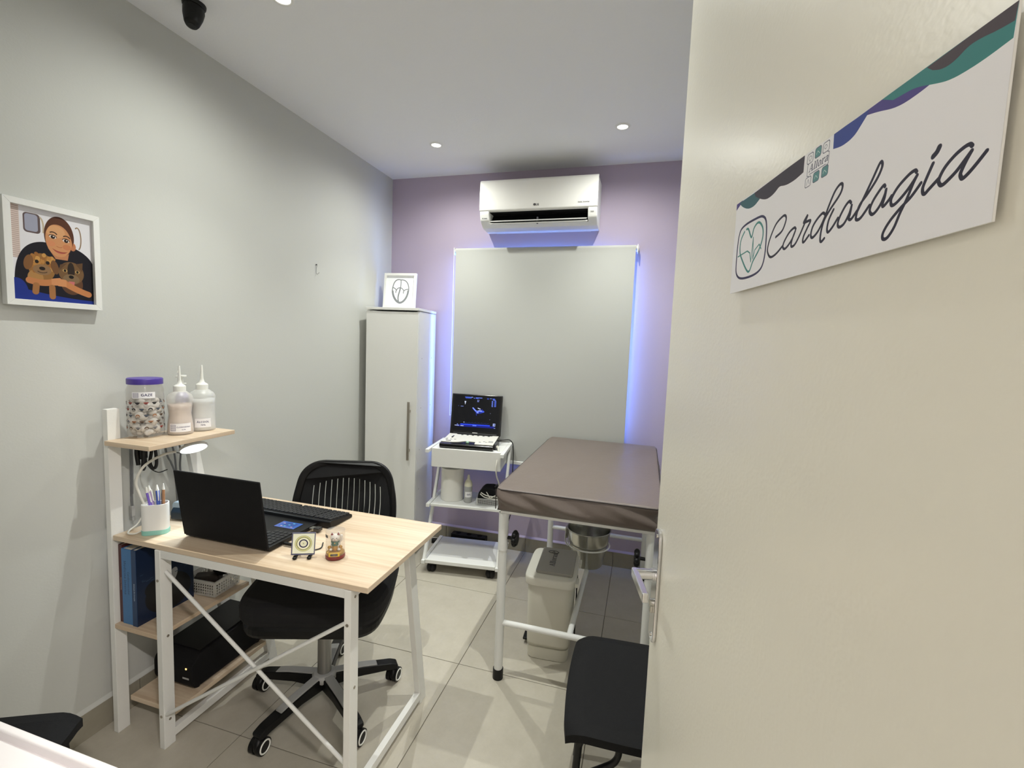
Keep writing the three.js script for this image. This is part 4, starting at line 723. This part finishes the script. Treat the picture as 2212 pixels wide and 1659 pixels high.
{
  const t = thing('usb_receiver', 'silver and black usb plug in the side of the laptop', 'usb plug', [0.676, TOP + 0.006, 1.667]);
  mesh('plug', bx(0.0, 0.018, 0, 0.009, -0.011, 0.011, 0.001), M.steel, t); mesh('grip', bx(0.018, 0.042, -0.001, 0.012, -0.012, 0.012, 0.003), M.blackGloss, t);
  const c = thing('charging_cable', 'thin black charging cable plugged into the laptop behind the mandala tile', 'cable', [0.676, TOP + 0.004, 1.80]);
  mesh('connector', bx(0, 0.034, 0.0005, 0.009, -0.005, 0.005, 0.002), M.black, c);
  mesh('cord', tube([[0.032, 0.005, 0], [0.06, 0.002, 0.012], [0.1, -0.001, 0.01], [0.13, -0.001, -0.02], [0.11, -0.001, -0.06]], 0.002, 36, 8), M.cable, c);
}
const mandala = canvasTex(512, 512, (g) => {
  g.fillStyle = '#eceed8'; g.fillRect(0, 0, 512, 512); g.translate(256, 256);
  const ringD = (r, lw, c) => { g.strokeStyle = c; g.lineWidth = lw; g.beginPath(); g.arc(0, 0, r, 0, 7); g.stroke(); };
  g.fillStyle = '#d8d79e'; g.beginPath(); g.arc(0, 0, 205, 0, 7); g.fill(); ringD(205, 4, '#8e9168');
  for (let k = 0; k < 72; k++) { const a = k * Math.PI / 36; g.strokeStyle = '#9da074'; g.lineWidth = 3; g.beginPath(); g.moveTo(Math.cos(a) * 168, Math.sin(a) * 168); g.lineTo(Math.cos(a) * 202, Math.sin(a) * 202); g.stroke(); }
  g.fillStyle = '#e9e8bc'; g.beginPath(); g.arc(0, 0, 160, 0, 7); g.fill(); ringD(158, 10, '#35342e');
  for (let k = 0; k < 24; k++) { const a = k * Math.PI / 12; g.fillStyle = '#4a4838'; g.beginPath(); g.arc(Math.cos(a) * 158, Math.sin(a) * 158, 9, 0, 7); g.fill(); }
  g.fillStyle = '#efeed6'; g.beginPath(); g.arc(0, 0, 140, 0, 7); g.fill(); ringD(94, 28, '#23224a'); ringD(64, 3, '#8e9168'); ringD(46, 3, '#8e9168'); ringD(28, 4, '#8e9168'); g.fillStyle = '#8f9068'; g.beginPath(); g.arc(0, 0, 14, 0, 7); g.fill();
});
{
  const t = thing('mandala_tile', 'small square tile with round mandala pattern on a little black stand', 'tile', [0.795, TOP, 1.848], 0.42);
  const R = 0.2, up = (g) => g.rotateX(-R).translate(0, 0.011, 0.006);
  mesh('tile_plate', up(bx(-0.036, 0.036, 0, 0.07, -0.006, 0.001, 0.001)), std({ color: '#5b5d78', roughness: 0.35 }), t, 'blue grey tile edge');
  mesh('tile_print', up(new THREE.PlaneGeometry(0.066, 0.062).translate(0.001, 0.036, 0.0013)), printMat(mandala), t);
  for (const s of [-1, 1]) mesh('easel', [pipe([[s * 0.022, 0.011, 0.015], [s * 0.022, 0.004, 0.01], [s * 0.022, 0.004, -0.03]], 0.004, 0.006), ell(s * 0.022, 0.005, 0.014, 0.007, 0.005, 0.007), bar([s * 0.022, 0.004, -0.028], [s * 0.015, 0.05, -0.014], 0.003)], M.black, t);
}
{
  const t = thing('lucky_cat', 'waving lucky cat figurine inside a clear plastic tube on the desk', 'figurine', [0.888, TOP, 1.81], 0.5);
  mesh('base', lathe([[0.0001, 0], [0.028, 0], [0.0305, 0.004], [0.0305, 0.012], [0.029, 0.0135], [0.0001, 0.0135]], 32), std({ color: '#7a2a2c', roughness: 0.35 }), t, 'dark red base');
  mesh('platform', lathe([[0.0001, 0.013], [0.029, 0.013], [0.028, 0.02], [0.022, 0.025], [0.0001, 0.026]], 32), M.gold, t, 'gold platform');
  const pl = mesh('name_plate', bx(-0.0165, 0.0165, 0.011, 0.0225, 0.024, 0.0305, 0.001).rotateX(-0.1), std({ color: '#d9b843', metalness: 0.3, roughness: 0.4 }), t); mesh('solar_panel', bx(-0.0115, 0.0115, 0.0135, 0.02, 0.0295, 0.0313, 0.0005).rotateX(-0.1), M.darkGrey, pl);
  const body = mesh('cat_body', [ell(0, 0.04, -0.002, 0.0155, 0.018, 0.0135), ell(-0.012, 0.03, 0.006, 0.006, 0.005, 0.009), ell(0.012, 0.03, 0.006, 0.006, 0.005, 0.009), ell(0, 0.0655, 0.0, 0.0155, 0.0135, 0.0135, 24, 18)], M.catWhite, t, 'white cat');
  for (const s of [-1, 1]) {
    mesh('ear', new THREE.ConeGeometry(0.0058, 0.011, 12).translate(s * 0.0095, 0.0815, 0), M.catWhite, body); mesh('ear_inside', new THREE.ConeGeometry(0.0042, 0.0085, 10).scale(1, 1, 0.6).translate(s * 0.0096, 0.081, 0.0036), M.red, body, 'red inner ear');
    mesh('eye', ell(s * 0.0055, 0.0675, 0.0122, 0.0021, 0.0012, 0.001, 10, 8), M.black, body);
    mesh('whisker', [bar([s * 0.006, 0.0635, 0.0125], [s * 0.013, 0.064, 0.0085], 0.0003, 5), bar([s * 0.006, 0.062, 0.0125], [s * 0.013, 0.0605, 0.008], 0.0003, 5)], M.black, body);
    mesh('coin', ell(s * 0.017, 0.037, 0.008, 0.006, 0.006, 0.003), M.gold, t);
  }
  mesh('nose', ell(0, 0.0645, 0.0136, 0.0014, 0.001, 0.001, 8, 6), M.red, body); mesh('mouth', [tube([[-0.004, 0.0605, 0.0122], [-0.002, 0.0595, 0.0128], [0, 0.0615, 0.0132], [0.002, 0.0595, 0.0128], [0.004, 0.0605, 0.0122]], 0.0004, 20, 5)], M.red, body);
  mesh('bib', [lathe([[0.0105, 0.0555], [0.014, 0.0545], [0.0135, 0.052], [0.0105, 0.0525]], 28), ell(0, 0.0475, 0.009, 0.011, 0.0085, 0.0068)], M.green, t, 'green bib'); mesh('bell', ell(0, 0.0525, 0.0155, 0.0022, 0.0022, 0.0018), M.gold, t);
  mesh('gold_plaque', ell(0, 0.036, 0.0095, 0.0095, 0.014, 0.006), M.gold, t);
  mesh('waving_paw', [tube([[0.014, 0.052, 0], [0.0195, 0.06, 0.002], [0.0195, 0.07, 0.003]], 0.0036, 16, 10), ell(0.0195, 0.0725, 0.004, 0.0042, 0.005, 0.0042)], M.catWhite, t);
  mesh('clear_tube', [new THREE.CylinderGeometry(0.0298, 0.0298, 0.078, 40, 1, true).translate(0, 0.052, 0), new THREE.CircleGeometry(0.0298, 40).rotateX(-Math.PI / 2).translate(0, 0.091, 0)], M.jarPlastic, t, 'clear plastic tube');
  const bars = []; for (let k = 0; k < 12; k++) { const a = -1.35 + k * 0.055; bars.push(bx(-0.0004 - (k % 3) * 0.0002, 0.0004 + (k % 3) * 0.0002, 0.074, 0.083, 0.0296, 0.0299, 0).rotateY(a)); } mesh('barcode', bars, M.darkGrey, t);
}
{
  const t = thing('lamp_pen_holder', 'white pen holder with teal foot and lit desk lamp on bendy arm', 'desk lamp', [0.193, TOP, 1.872], 0.62);
  const oval = (w, d) => [[-w, -d, d * 0.95], [w, -d, d * 0.95], [w, d, d * 0.95], [-w, d, d * 0.95]];
  const ring = (y0, y1, w, d, hole) => { const s = shapeOf(oval(w, d).map(([x, z, r]) => [x, -z, r]), d); if (hole) s.holes.push(new THREE.Path(shapeOf(oval(w - 0.003, d - 0.003).map(([x, z, r]) => [x, -z, r]), d - 0.003).getPoints(10).reverse())); return uvm(extrude(s, y1 - y0, 0.0008, 12).rotateX(-Math.PI / 2).translate(0, y0, 0)); };
  mesh('foot', ring(0, 0.016, 0.0405, 0.0265), M.teal, t, 'pale teal foot band');
  mesh('cup', ring(0.016, 0.108, 0.0395, 0.0255, true), M.white, t, 'white cup'); mesh('cup_floor', ring(0.016, 0.02, 0.037, 0.023), M.white, t);
  mesh('arm_socket', bx(-0.037, -0.02, 0.02, 0.109, -0.01, 0.01, 0.004), M.whiteLam, t);
  const inRoom = (x, y, z) => { const dx = x - 0.193, dz = z - 1.872, c = Math.cos(0.62), s = Math.sin(0.62); return [dx * c - dz * s, y - TOP, dx * s + dz * c]; };
  mesh('bendy_arm', tube([[-0.03, 0.1, 0], inRoom(0.153, 0.87, 1.893), inRoom(0.135, 0.915, 1.893), inRoom(0.145, 0.96, 1.882), inRoom(0.163, 0.988, 1.86), inRoom(0.182, 1.006, 1.825), inRoom(0.196, 1.01, 1.795)], 0.0043, 50, 10), M.cableWhite, t);
  const HEAD = V(...inRoom(0.222, 1.018, 1.748)), FACE = V(0.55, -0.9, 0.2).applyAxisAngle(V(0, 1, 0), -0.62).normalize();   // diffuser looks down and a little into the room
  const tilt = (g) => g.applyQuaternion(new THREE.Quaternion().setFromUnitVectors(V(0, -1, 0), FACE)).translate(HEAD.x, HEAD.y, HEAD.z);
  const head = mesh('lamp_head', tilt(lathe([[0.0001, 0.006], [0.042, 0.006], [0.046, 0.003], [0.046, -0.003], [0.043, -0.005]], 36).scale(1, 1, 1)), M.whiteLam, t);
  mesh('lamp_diffuser', tilt(new THREE.CircleGeometry(0.043, 32).rotateX(Math.PI / 2).translate(0, -0.0048, 0)), std({ color: '#ffffff', emissive: new THREE.Color(0.9, 0.97, 1.0), emissiveIntensity: 2.2 }), head, 'glowing white diffuser');
  const l = new THREE.SpotLight(new THREE.Color(0.82, 0.94, 1.0), 0.3, 0, 1.3, 0.6, 2); l.position.copy(HEAD).addScaledVector(FACE, 0.009); l.target.position.copy(HEAD).addScaledVector(FACE, 1); l.castShadow = true; l.shadow.radius = 1.8; t.add(l); t.add(l.target);
  mesh('usb_cord', tube([[-0.04, 0.012, 0.0], [-0.058, 0.005, 0.008], [-0.08, 0.004, 0.0], [-0.085, 0.008, -0.02], [-0.07, 0.02, -0.04], [-0.06, 0.04, -0.05]], 0.0028, 40, 8), M.cableWhite, t);
}
{ // each pen in the holder
  const c = [0.193, TOP + 0.021, 1.872], turn = 0.62;
  const pen = (name, lab, x, z, len, lean, az, r, mat, tipMat, grp) => {
    const t = thing(name, lab, 'pen', [c[0] + x * Math.cos(turn) + z * Math.sin(turn), c[1], c[2] - x * Math.sin(turn) + z * Math.cos(turn)], turn, grp);
    const rot = (g) => g.rotateX(lean).rotateY(az);
    mesh('barrel', rot(cyl(0, 0.0, 0, r, len * 0.86, r, 14)), mat, t); mesh('tip', rot(cyl(0, len * 0.86, 0, r, len * 0.14, r * 0.35, 14)), tipMat, t);
    if (name === 'ballpoint_pen') mesh('clip', rot(bx(-0.0015, 0.0015, len * 0.62, len * 0.9, r, r + 0.003, 0.0008)), tipMat, t);
    return t;
  };
  const g = 'pens standing in the white lamp holder';
  const pu = std({ color: '#7c62c8', roughness: 0.35 }), bl = std({ color: '#4a62b8', roughness: 0.35 }), la = std({ color: '#b9a3cf', roughness: 0.35 }), cop = std({ color: '#b98a66', metalness: 0.2, roughness: 0.35 });
  pen('ballpoint_pen', 'slim purple ballpoint pen leaning in the lamp holder', 0.004, 0.012, 0.148, -0.3, 0.9, 0.0056, pu, M.capWhite, g);
  pen('ballpoint_pen', 'blue and white ballpoint pen in the lamp holder', 0.016, 0.008, 0.15, -0.26, 0.5, 0.0056, bl, M.capWhite, g);
  pen('ballpoint_pen', 'pale lilac ballpoint pen in the lamp holder', 0.004, 0.0, 0.15, -0.2, 1.1, 0.0054, la, M.capWhite, g);
  pen('copper_pen', 'copper coloured pen with pale tip upright in the lamp holder', 0.026, 0.004, 0.158, 0.03, 0.4, 0.0042, cop, M.capWhite, g);
  pen('grey_pen', 'short brown grey pen behind the copper pen', 0.021, -0.009, 0.13, -0.06, 0.6, 0.0042, std({ color: '#6e5f57', roughness: 0.5 }), M.darkGrey, g);
}
{
  const t = thing('label_printer', 'small blue grey and black label printer behind the laptop lid', 'printer', [0.178, TOP, 1.7], 0.2);
  mesh('housing', exZ([[-0.06, 0], [0.06, 0], [0.06, 0.035], [0.045, 0.066], [-0.05, 0.07], [-0.06, 0.06]], -0.055, 0.055, 0.004, 0.012), std({ color: '#a9bccb', roughness: 0.4 }), t, 'pale blue housing');
  mesh('front_cover', exX([[0.05, 0.004], [0.068, 0.006], [0.068, 0.035], [0.056, 0.048], [0.05, 0.048]], -0.055, 0.055, 0.003, 0.006), std({ color: '#1c2c3a', roughness: 0.25 }), t, 'dark glossy front');
}

// ------------------------------------------------------------------ things on the shelves
const jarPrint = canvasTex(1024, 420, (g, w, h) => {
  g.clearRect(0, 0, w, h); const cols = ['#8d3b34', '#7d7c80', '#5b4a3c', '#9a6b4c', '#4d5563', '#27252a'];
  let n = 0; for (let r = 0; r < 5; r++) for (let k = 0; k < 14; k++) {
    const x = (k + (r % 2) * 0.5) * w / 14 + 20, y = 40 + r * 82, c = cols[(n * 5 + r) % 6]; n++; g.fillStyle = c;
    if (n % 3) { g.beginPath(); g.moveTo(x - 26, y - 12); g.quadraticCurveTo(x, y - 20, x + 26, y - 12); g.quadraticCurveTo(x + 12, y + 4, x + 9, y + 14); g.lineTo(x - 9, y + 14); g.quadraticCurveTo(x - 12, y + 4, x - 26, y - 12); g.fill(); } else { g.beginPath(); g.ellipse(x, y, 19, 21, 0, 0, 7); g.fill(); g.fillStyle = '#e9e4da'; g.beginPath(); g.ellipse(x, y + 7, 11, 10, 0, 0, 7); g.fill(); }
    g.fillStyle = '#171514'; g.beginPath(); g.ellipse(x, y + 9, 7, 5, 0, 0, 7); g.fill(); g.fillRect(x - 9, y - 5, 4, 4); g.fillRect(x + 5, y - 5, 4, 4);
  }
});
{
  const t = thing('cotton_jar', 'clear round jar of cotton with purple lid labelled GAZE on upper shelf', 'jar', [0.116, 1.07, 1.84], 0.85);
  const r = 0.054;
  mesh('jar_wall', lathe([[0.0001, 0.0015], [r - 0.006, 0.0015], [r, 0.008], [r, 0.168], [r - 0.003, 0.178], [r - 0.005, 0.183], [r - 0.005, 0.198]], 44), M.jarPlastic, t, 'clear plastic jar wall');
  const lid = mesh('lid', lathe([[r - 0.004, 0.188], [r - 0.0015, 0.188], [r - 0.0015, 0.206], [r - 0.004, 0.209], [0.0001, 0.2095]], 44), M.purple, t, 'purple screw lid');
  const wads = []; for (let k = 0; k < 110; k++) { const a = rnd() * 6.28, q = Math.sqrt(rnd()) * 0.039, y = 0.014 + rnd() * 0.125, s = 0.009 + rnd() * 0.004; wads.push(ell(Math.cos(a) * q, y, Math.sin(a) * q, s * (0.9 + 0.4 * rnd()), s, s * (0.9 + 0.4 * rnd()), 10, 8)); }
  const cot = mesh('cotton', wads, M.cotton, t, 'white cotton filling'); cot.userData.kind = 'stuff';
  mesh('printed_faces', new THREE.CylinderGeometry(r + 0.0004, r + 0.0004, 0.112, 60, 1, true).translate(0, 0.078, 0), std({ map: jarPrint, transparent: true, alphaTest: 0.5, roughness: 0.5 }), t, 'row pattern of small dog faces');
  mesh('label', ...wrapLabel(r + 0.0008, 0.022, 0.152, -0.62, 0.62, label(0.062, 0.022, [['GAZE', 64, 0.66]], { logo: true })), t);
}
function squeezeBottle(t, liquid, level, straight) {
  const prof = straight ? [[0.0001, 0.0], [0.036, 0.0], [0.038, 0.006], [0.0378, 0.035], [0.0372, 0.075], [0.038, 0.115], [0.0385, 0.132]] : [[0.0001, 0.0], [0.036, 0.0], [0.0385, 0.006], [0.037, 0.035], [0.0325, 0.075], [0.0365, 0.115], [0.0385, 0.132]];
  mesh('bottle_body', lathe([...prof, [0.034, 0.145], [0.022, 0.156], [0.0165, 0.16]], 40), M.milky, t, 'milky plastic bottle');
  const at = (y) => { for (let k = 1; k < prof.length; k++) if (prof[k][1] >= y) { const f = (y - prof[k - 1][1]) / (prof[k][1] - prof[k - 1][1]); return prof[k - 1][0] + f * (prof[k][0] - prof[k - 1][0]); } return 0.036; };
  mesh('liquid', lathe([[0.0001, 0.002], ...Array.from({ length: 10 }, (_, k) => { const y = 0.003 + k / 9 * (level - 0.003); return [at(y) - 0.0018, y]; }), [0.0001, level]], 36), liquid, t);
  mesh('cap', lathe([[0.0185, 0.156], [0.0185, 0.176], [0.0165, 0.179], [0.008, 0.186], [0.005, 0.2], [0.0036, 0.236], [0.0026, 0.252], [0.0001, 0.2525]], 28), M.capWhite, t, 'white spout cap');
}
{
  const a = thing('squeeze_bottle', 'waisted squeeze bottle of pinkish liquid beside the jar', 'bottle', [0.178, 1.07, 1.762], 0.9); a.scale.set(1.07, 1, 1.07); squeezeBottle(a, M.liquidPink, 0.112);
  mesh('spout_tip', tube([[0.0, 0.238, 0.0], [-0.004, 0.232, 0.002], [-0.005, 0.226, 0.003]], 0.0014, 10, 6), M.capWhite, a);
  mesh('label', new THREE.CylinderGeometry(0.0385, 0.0392, 0.031, 20, 1, true, -0.85, 1.7).translate(0, 0.028, 0), std({ map: label(0.066, 0.031, [['CLOREXIDINA', 30, 0.5], ['0,5%', 24, 0.78]], { logo: true }), roughness: 0.7 }), a);
  const b = thing('squeeze_bottle', 'milky squeeze bottle labelled ALCOOL 70% at the shelf end', 'bottle', [0.18, 1.07, 1.674], 0.9); b.scale.set(1.13, 1, 1.13); squeezeBottle(b, M.liquidClear, 0.122, true);
  mesh('label', new THREE.CylinderGeometry(0.0385, 0.0392, 0.034, 16, 1, true, -0.62, 1.24).translate(0, 0.033, 0), std({ map: label(0.048, 0.034, [['ÁLCOOL', 62, 0.48], ['70%', 48, 0.8]]), roughness: 0.7 }), b);
  mesh('round_sticker', new THREE.CylinderGeometry(0.0388, 0.0386, 0.011, 8, 1, true, -1.15, 0.3).translate(0, 0.098, 0), std({ color: '#9c6a55', roughness: 0.6 }), b);
  const p = thing('pump_bottle', 'purple pump bottle half hidden behind the squeeze bottles', 'bottle', [0.122, 1.07, 1.708], 0.4);
  mesh('bottle_body', lathe([[0.0001, 0], [0.022, 0], [0.0235, 0.004], [0.0235, 0.12], [0.018, 0.14], [0.009, 0.148], [0.009, 0.152]], 28), M.purple, p);
  mesh('pump', [cyl(0, 0.15, 0, 0.011, 0.02), cyl(0, 0.17, 0, 0.0045, 0.036), cyl(0, 0.178, 0, 0.014, 0.003), cyl(0, 0.206, 0, 0.015, 0.005), bx(-0.004, 0.004, 0.2055, 0.2105, 0, 0.034, 0.0015)], M.capWhite, p, 'white pump head');
}
function book(name, lab, x0, x1, h, d, z1, cover, spineLines, art) {
  const t = thing(name, lab, 'book', [x0, 0.413, z1], 0, 'veterinary books on the middle shelf'), w = x1 - x0;
  mesh('cover', [bx(0, 0.0025, 0, h, -d, 0, 0.0008, 1), bx(w - 0.0025, w, 0, h, -d, 0, 0.0008, 1), bx(0, w, 0, h, -0.003, 0, 0.001, 1)], std({ color: cover, roughness: 0.4 }), t);
  mesh('pages', bx(0.0025, w - 0.0025, 0.003, h - 0.003, -d + 0.004, -0.003, 0), M.pages, t);
  const sp = canvasTex(Math.max(64, Math.round(512 * w / h * 2)), 1024, (g, W, H) => { g.fillStyle = cover; g.fillRect(0, 0, W, H); g.save(); g.translate(W / 2, H / 2); g.rotate(Math.PI / 2); g.textAlign = 'center'; g.textBaseline = 'middle'; spineLines.forEach(([s, c, size, along, across]) => { g.fillStyle = c; g.font = `bold ${size}px sans-serif`; g.fillText(s, along * H, across * W); }); g.restore(); });
  mesh('spine_print', new THREE.PlaneGeometry(w - 0.001, h - 0.002).translate(w / 2, h / 2, 0.0004), std({ map: sp, roughness: 0.4 }), t);
  if (art) mesh('cover_print', new THREE.PlaneGeometry(d - 0.002, h - 0.002).rotateY(Math.PI / 2).translate(w + 0.0004, h / 2, -d / 2), std({ map: art, roughness: 0.35 }), t);
}
const bookArt = canvasTex(560, 760, (g, w, h) => {
  g.fillStyle = '#14243f'; g.fillRect(0, 0, w, h); g.fillStyle = '#cfd8e2'; g.font = 'bold 52px sans-serif'; g.fillText('Cardiologia', 180, 90); g.fillText('de cães', 180, 150); g.font = '34px sans-serif'; g.fillStyle = '#93a4ba'; g.fillText('e gatos', 180, 200);
  g.fillStyle = '#0b0d13'; g.beginPath(); g.ellipse(300, 560, 230, 190, 0.2, 0, 7); g.fill(); g.beginPath(); g.ellipse(160, 450, 90, 80, 0, 0, 7); g.fill(); g.fillStyle = '#aeb2b6'; g.beginPath(); g.ellipse(330, 420, 48, 96, 0.5, 0, 7); g.fill(); g.fillStyle = '#33475c'; for (let k = 0; k < 26; k++) g.fillRect(rnd() * w, 260 + rnd() * 160, 40 * rnd(), 6);
});
book('textbook', 'thin dark red book at the post end of the middle shelf', 0.0855, 0.1025, 0.284, 0.21, 1.925, '#4a1f22', [['Veterinary Cardiology', '#c9b9a8', 16, 0, 0]]);
book('textbook', 'thick bright blue book beside the dark red book', 0.1035, 0.152, 0.274, 0.205, 1.928, '#3f74a8', [['Medicina Interna', '#23486e', 56, -0.12, 0.18], ['Cardiovascular', '#23486e', 44, -0.05, -0.14]]);
book('textbook', 'dark blue book with an animal picture on its cover', 0.1535, 0.1755, 0.277, 0.21, 1.931, '#1d3a60', [['Doenças do Coração', '#b8c8d8', 24, 0.05, 0]], bookArt);
{
  const t = thing('desk_basket', 'white perforated plastic basket on the middle desk shelf', 'basket', [0.178, 0.4135, 1.645], 0.06);
  const w = 0.075, d = 0.06, h = 0.062;
  const panel = (len) => { const s = shapeOf([[-len, 0], [len, 0], [len + 0.004, h], [-len - 0.004, h]]); const n = Math.round(len * 2 / 0.0105); for (let r = 0; r < 4; r++) for (let k = 0; k < n - 1; k++) { const x = -len + (k + 1) * len * 2 / n, y = 0.011 + r * 0.0108, q = new THREE.Path(); q.moveTo(x - 0.0032, y - 0.0035); q.lineTo(x - 0.0032, y + 0.0035); q.lineTo(x + 0.0032, y + 0.0035); q.lineTo(x + 0.0032, y - 0.0035); q.closePath(); s.holes.push(q); } return extrude(s, 0.002); };
  for (const s of [-1, 1]) { mesh('perforated_side', panel(w).translate(0, 0, s * d - 0.001), M.white, t); mesh('perforated_side', panel(d).rotateY(Math.PI / 2).translate(s * w - 0.001, 0, 0), M.white, t); }
  mesh('basket_floor', bx(-w, w, 0, 0.002, -d, d, 0), M.white, t);
  mesh('rim', [bx(-w - 0.007, w + 0.007, h - 0.004, h, d - 0.001, d + 0.007, 0.001), bx(-w - 0.007, w + 0.007, h - 0.004, h, -d - 0.007, -d + 0.001, 0.001), bx(-w - 0.007, -w + 0.001, h - 0.004, h, -d, d, 0.001), bx(w - 0.001, w + 0.007, h - 0.004, h, -d, d, 0.001)], M.white, t);
  const at = (x, y, z) => [0.178 + x, 0.4155 + y, 1.645 + z];
  const a = thing('leather_pouch', 'crumpled dark brown pouch lying in the white basket', 'pouch', at(-0.012, 0, 0.008), 0.5);
  mesh('pouch_body', exY([[-0.05, -0.03], [0.045, -0.034], [0.05, 0.026], [-0.044, 0.034]], 0, 0.055, 0.012, 0.012), std({ color: '#2c2320', roughness: 0.6 }), a);
  const b = thing('earphone_case', 'small black case lying in the white basket', 'case', at(0.028, 0.056, -0.02), -0.3); mesh('case_body', bx(-0.03, 0.03, 0, 0.016, -0.02, 0.02, 0.006), M.blackMatte, b);
}
{
  const t = thing('printer', 'black printer with a small amber light on the bottom desk shelf', 'printer', [0.185, 0.113, 1.66]);
  mesh('housing', exX([[-0.18, 0.01], [0.15, 0.01], [0.165, 0.03], [0.165, 0.1], [0.13, 0.135], [-0.17, 0.15], [-0.18, 0.14]], -0.088, 0.1, 0.005, 0.015), M.blackMatte, t);
  mesh('lid_panel', exX([[-0.165, 0.15], [0.12, 0.1365], [0.122, 0.141], [-0.163, 0.155]], -0.075, 0.088, 0.001), M.black, t);
  for (const [x, z] of [[-0.07, -0.15], [0.08, -0.15], [-0.07, 0.13], [0.08, 0.13]]) mesh('rubber_foot', cyl(x, 0, z, 0.01, 0.011), M.black, t);
  mesh('status_light', bx(0.07, 0.076, 0.088, 0.094, 0.1645, 0.167, 0.0008), std({ color: '#ffcf70', emissive: new THREE.Color(1, 0.7, 0.25), emissiveIntensity: 1.6 }), t, 'small amber light');
  mesh('badge', bx(0.055, 0.085, 0.05, 0.056, 0.1645, 0.1662, 0.0005), M.greyPlastic, t);
}
{ // cables and plugs hanging behind the desk
  const g = 'cables hanging under the upper shelf';
  const a = thing('hanging_cable', 'straight grey cable with usb plug hanging beside the shelf post', 'cable', [0.045, 0, 1.845], 0, g);
  mesh('cord', [tube([[0, 1.05, 0], [0.001, 0.98, 0.002], [0, 0.85, 0.003], [0.002, 0.8, 0.004]], 0.0042, 24, 8), tube([[0.012, 1.05, 0.006], [0.01, 0.96, 0.004], [0.006, 0.85, 0.004]], 0.003, 24, 8)], M.cableGrey, a);
  mesh('usb_plug', [bx(-0.007, 0.009, 0.765, 0.805, -0.003, 0.01, 0.002), bx(-0.004, 0.006, 0.75, 0.766, 0.0, 0.007, 0.0005)], M.greyPlastic, a);
  const b = thing('headset_cord', 'tangled black cord bundle hanging under the upper shelf', 'cable', [0.055, 1.053, 1.8], 0, g);
  mesh('cord', [tube([[0, 0, 0], [0.0, -0.06, 0.006], [0.004, -0.11, 0.01], [0.01, -0.115, 0.02], [0.012, -0.06, 0.018], [0.008, 0, 0.012]], 0.0055, 50, 8), tube([[0.004, 0, -0.01], [0.006, -0.05, -0.016], [0.002, -0.1, -0.012], [0.008, -0.125, -0.02], [0.016, -0.1, -0.026], [0.012, 0, -0.02]], 0.0055, 50, 8), tube([[0.0, 0, 0.024], [-0.004, -0.05, 0.03], [0.0, -0.1, 0.028]], 0.007, 24, 8)], M.cable, b);
  mesh('plug', bx(-0.012, 0.012, -0.08, -0.02, 0.0, 0.028, 0.005), M.black, b);
  const lp = [[1.7, 1.0, 1.665, 0.84], [1.685, 1.0, 1.65, 0.78], [1.675, 1.02, 1.635, 0.76]];
  const c = thing('cable_bundle', 'bundle of grey cables running down the wall behind the laptop', 'cable', [0.02, 0, 0], 0, g);
  lp.forEach(([z0, y0, z1, y1], k) => mesh('cord', tube([[0.004 + k * 0.006, 1.053, z0 + 0.012], [0.006 + k * 0.006, y0 - 0.04, z0 - 0.01 * k], [0.006 + k * 0.005, (y0 + y1) / 2, (z0 + z1) / 2], [0.004 + k * 0.004, y1, z1], [0.004 + k * 0.004, 0.5, z1 - 0.02]], 0.0034, 40, 8), M.cableGrey, c));
  mesh('cord', tube([[0.006, 1.02, 1.78], [0.006, 0.94, 1.775], [0.008, 0.9, 1.74], [0.006, 0.9, 1.7]], 0.002, 36, 6), M.cable, c); mesh('cord', tube([[0.006, 0.96, 1.66], [0.006, 0.93, 1.6], [0.008, 0.86, 1.59], [0.006, 0.8, 1.62]], 0.002, 36, 6), M.cable, c);
}
renderer.render(scene, camera);
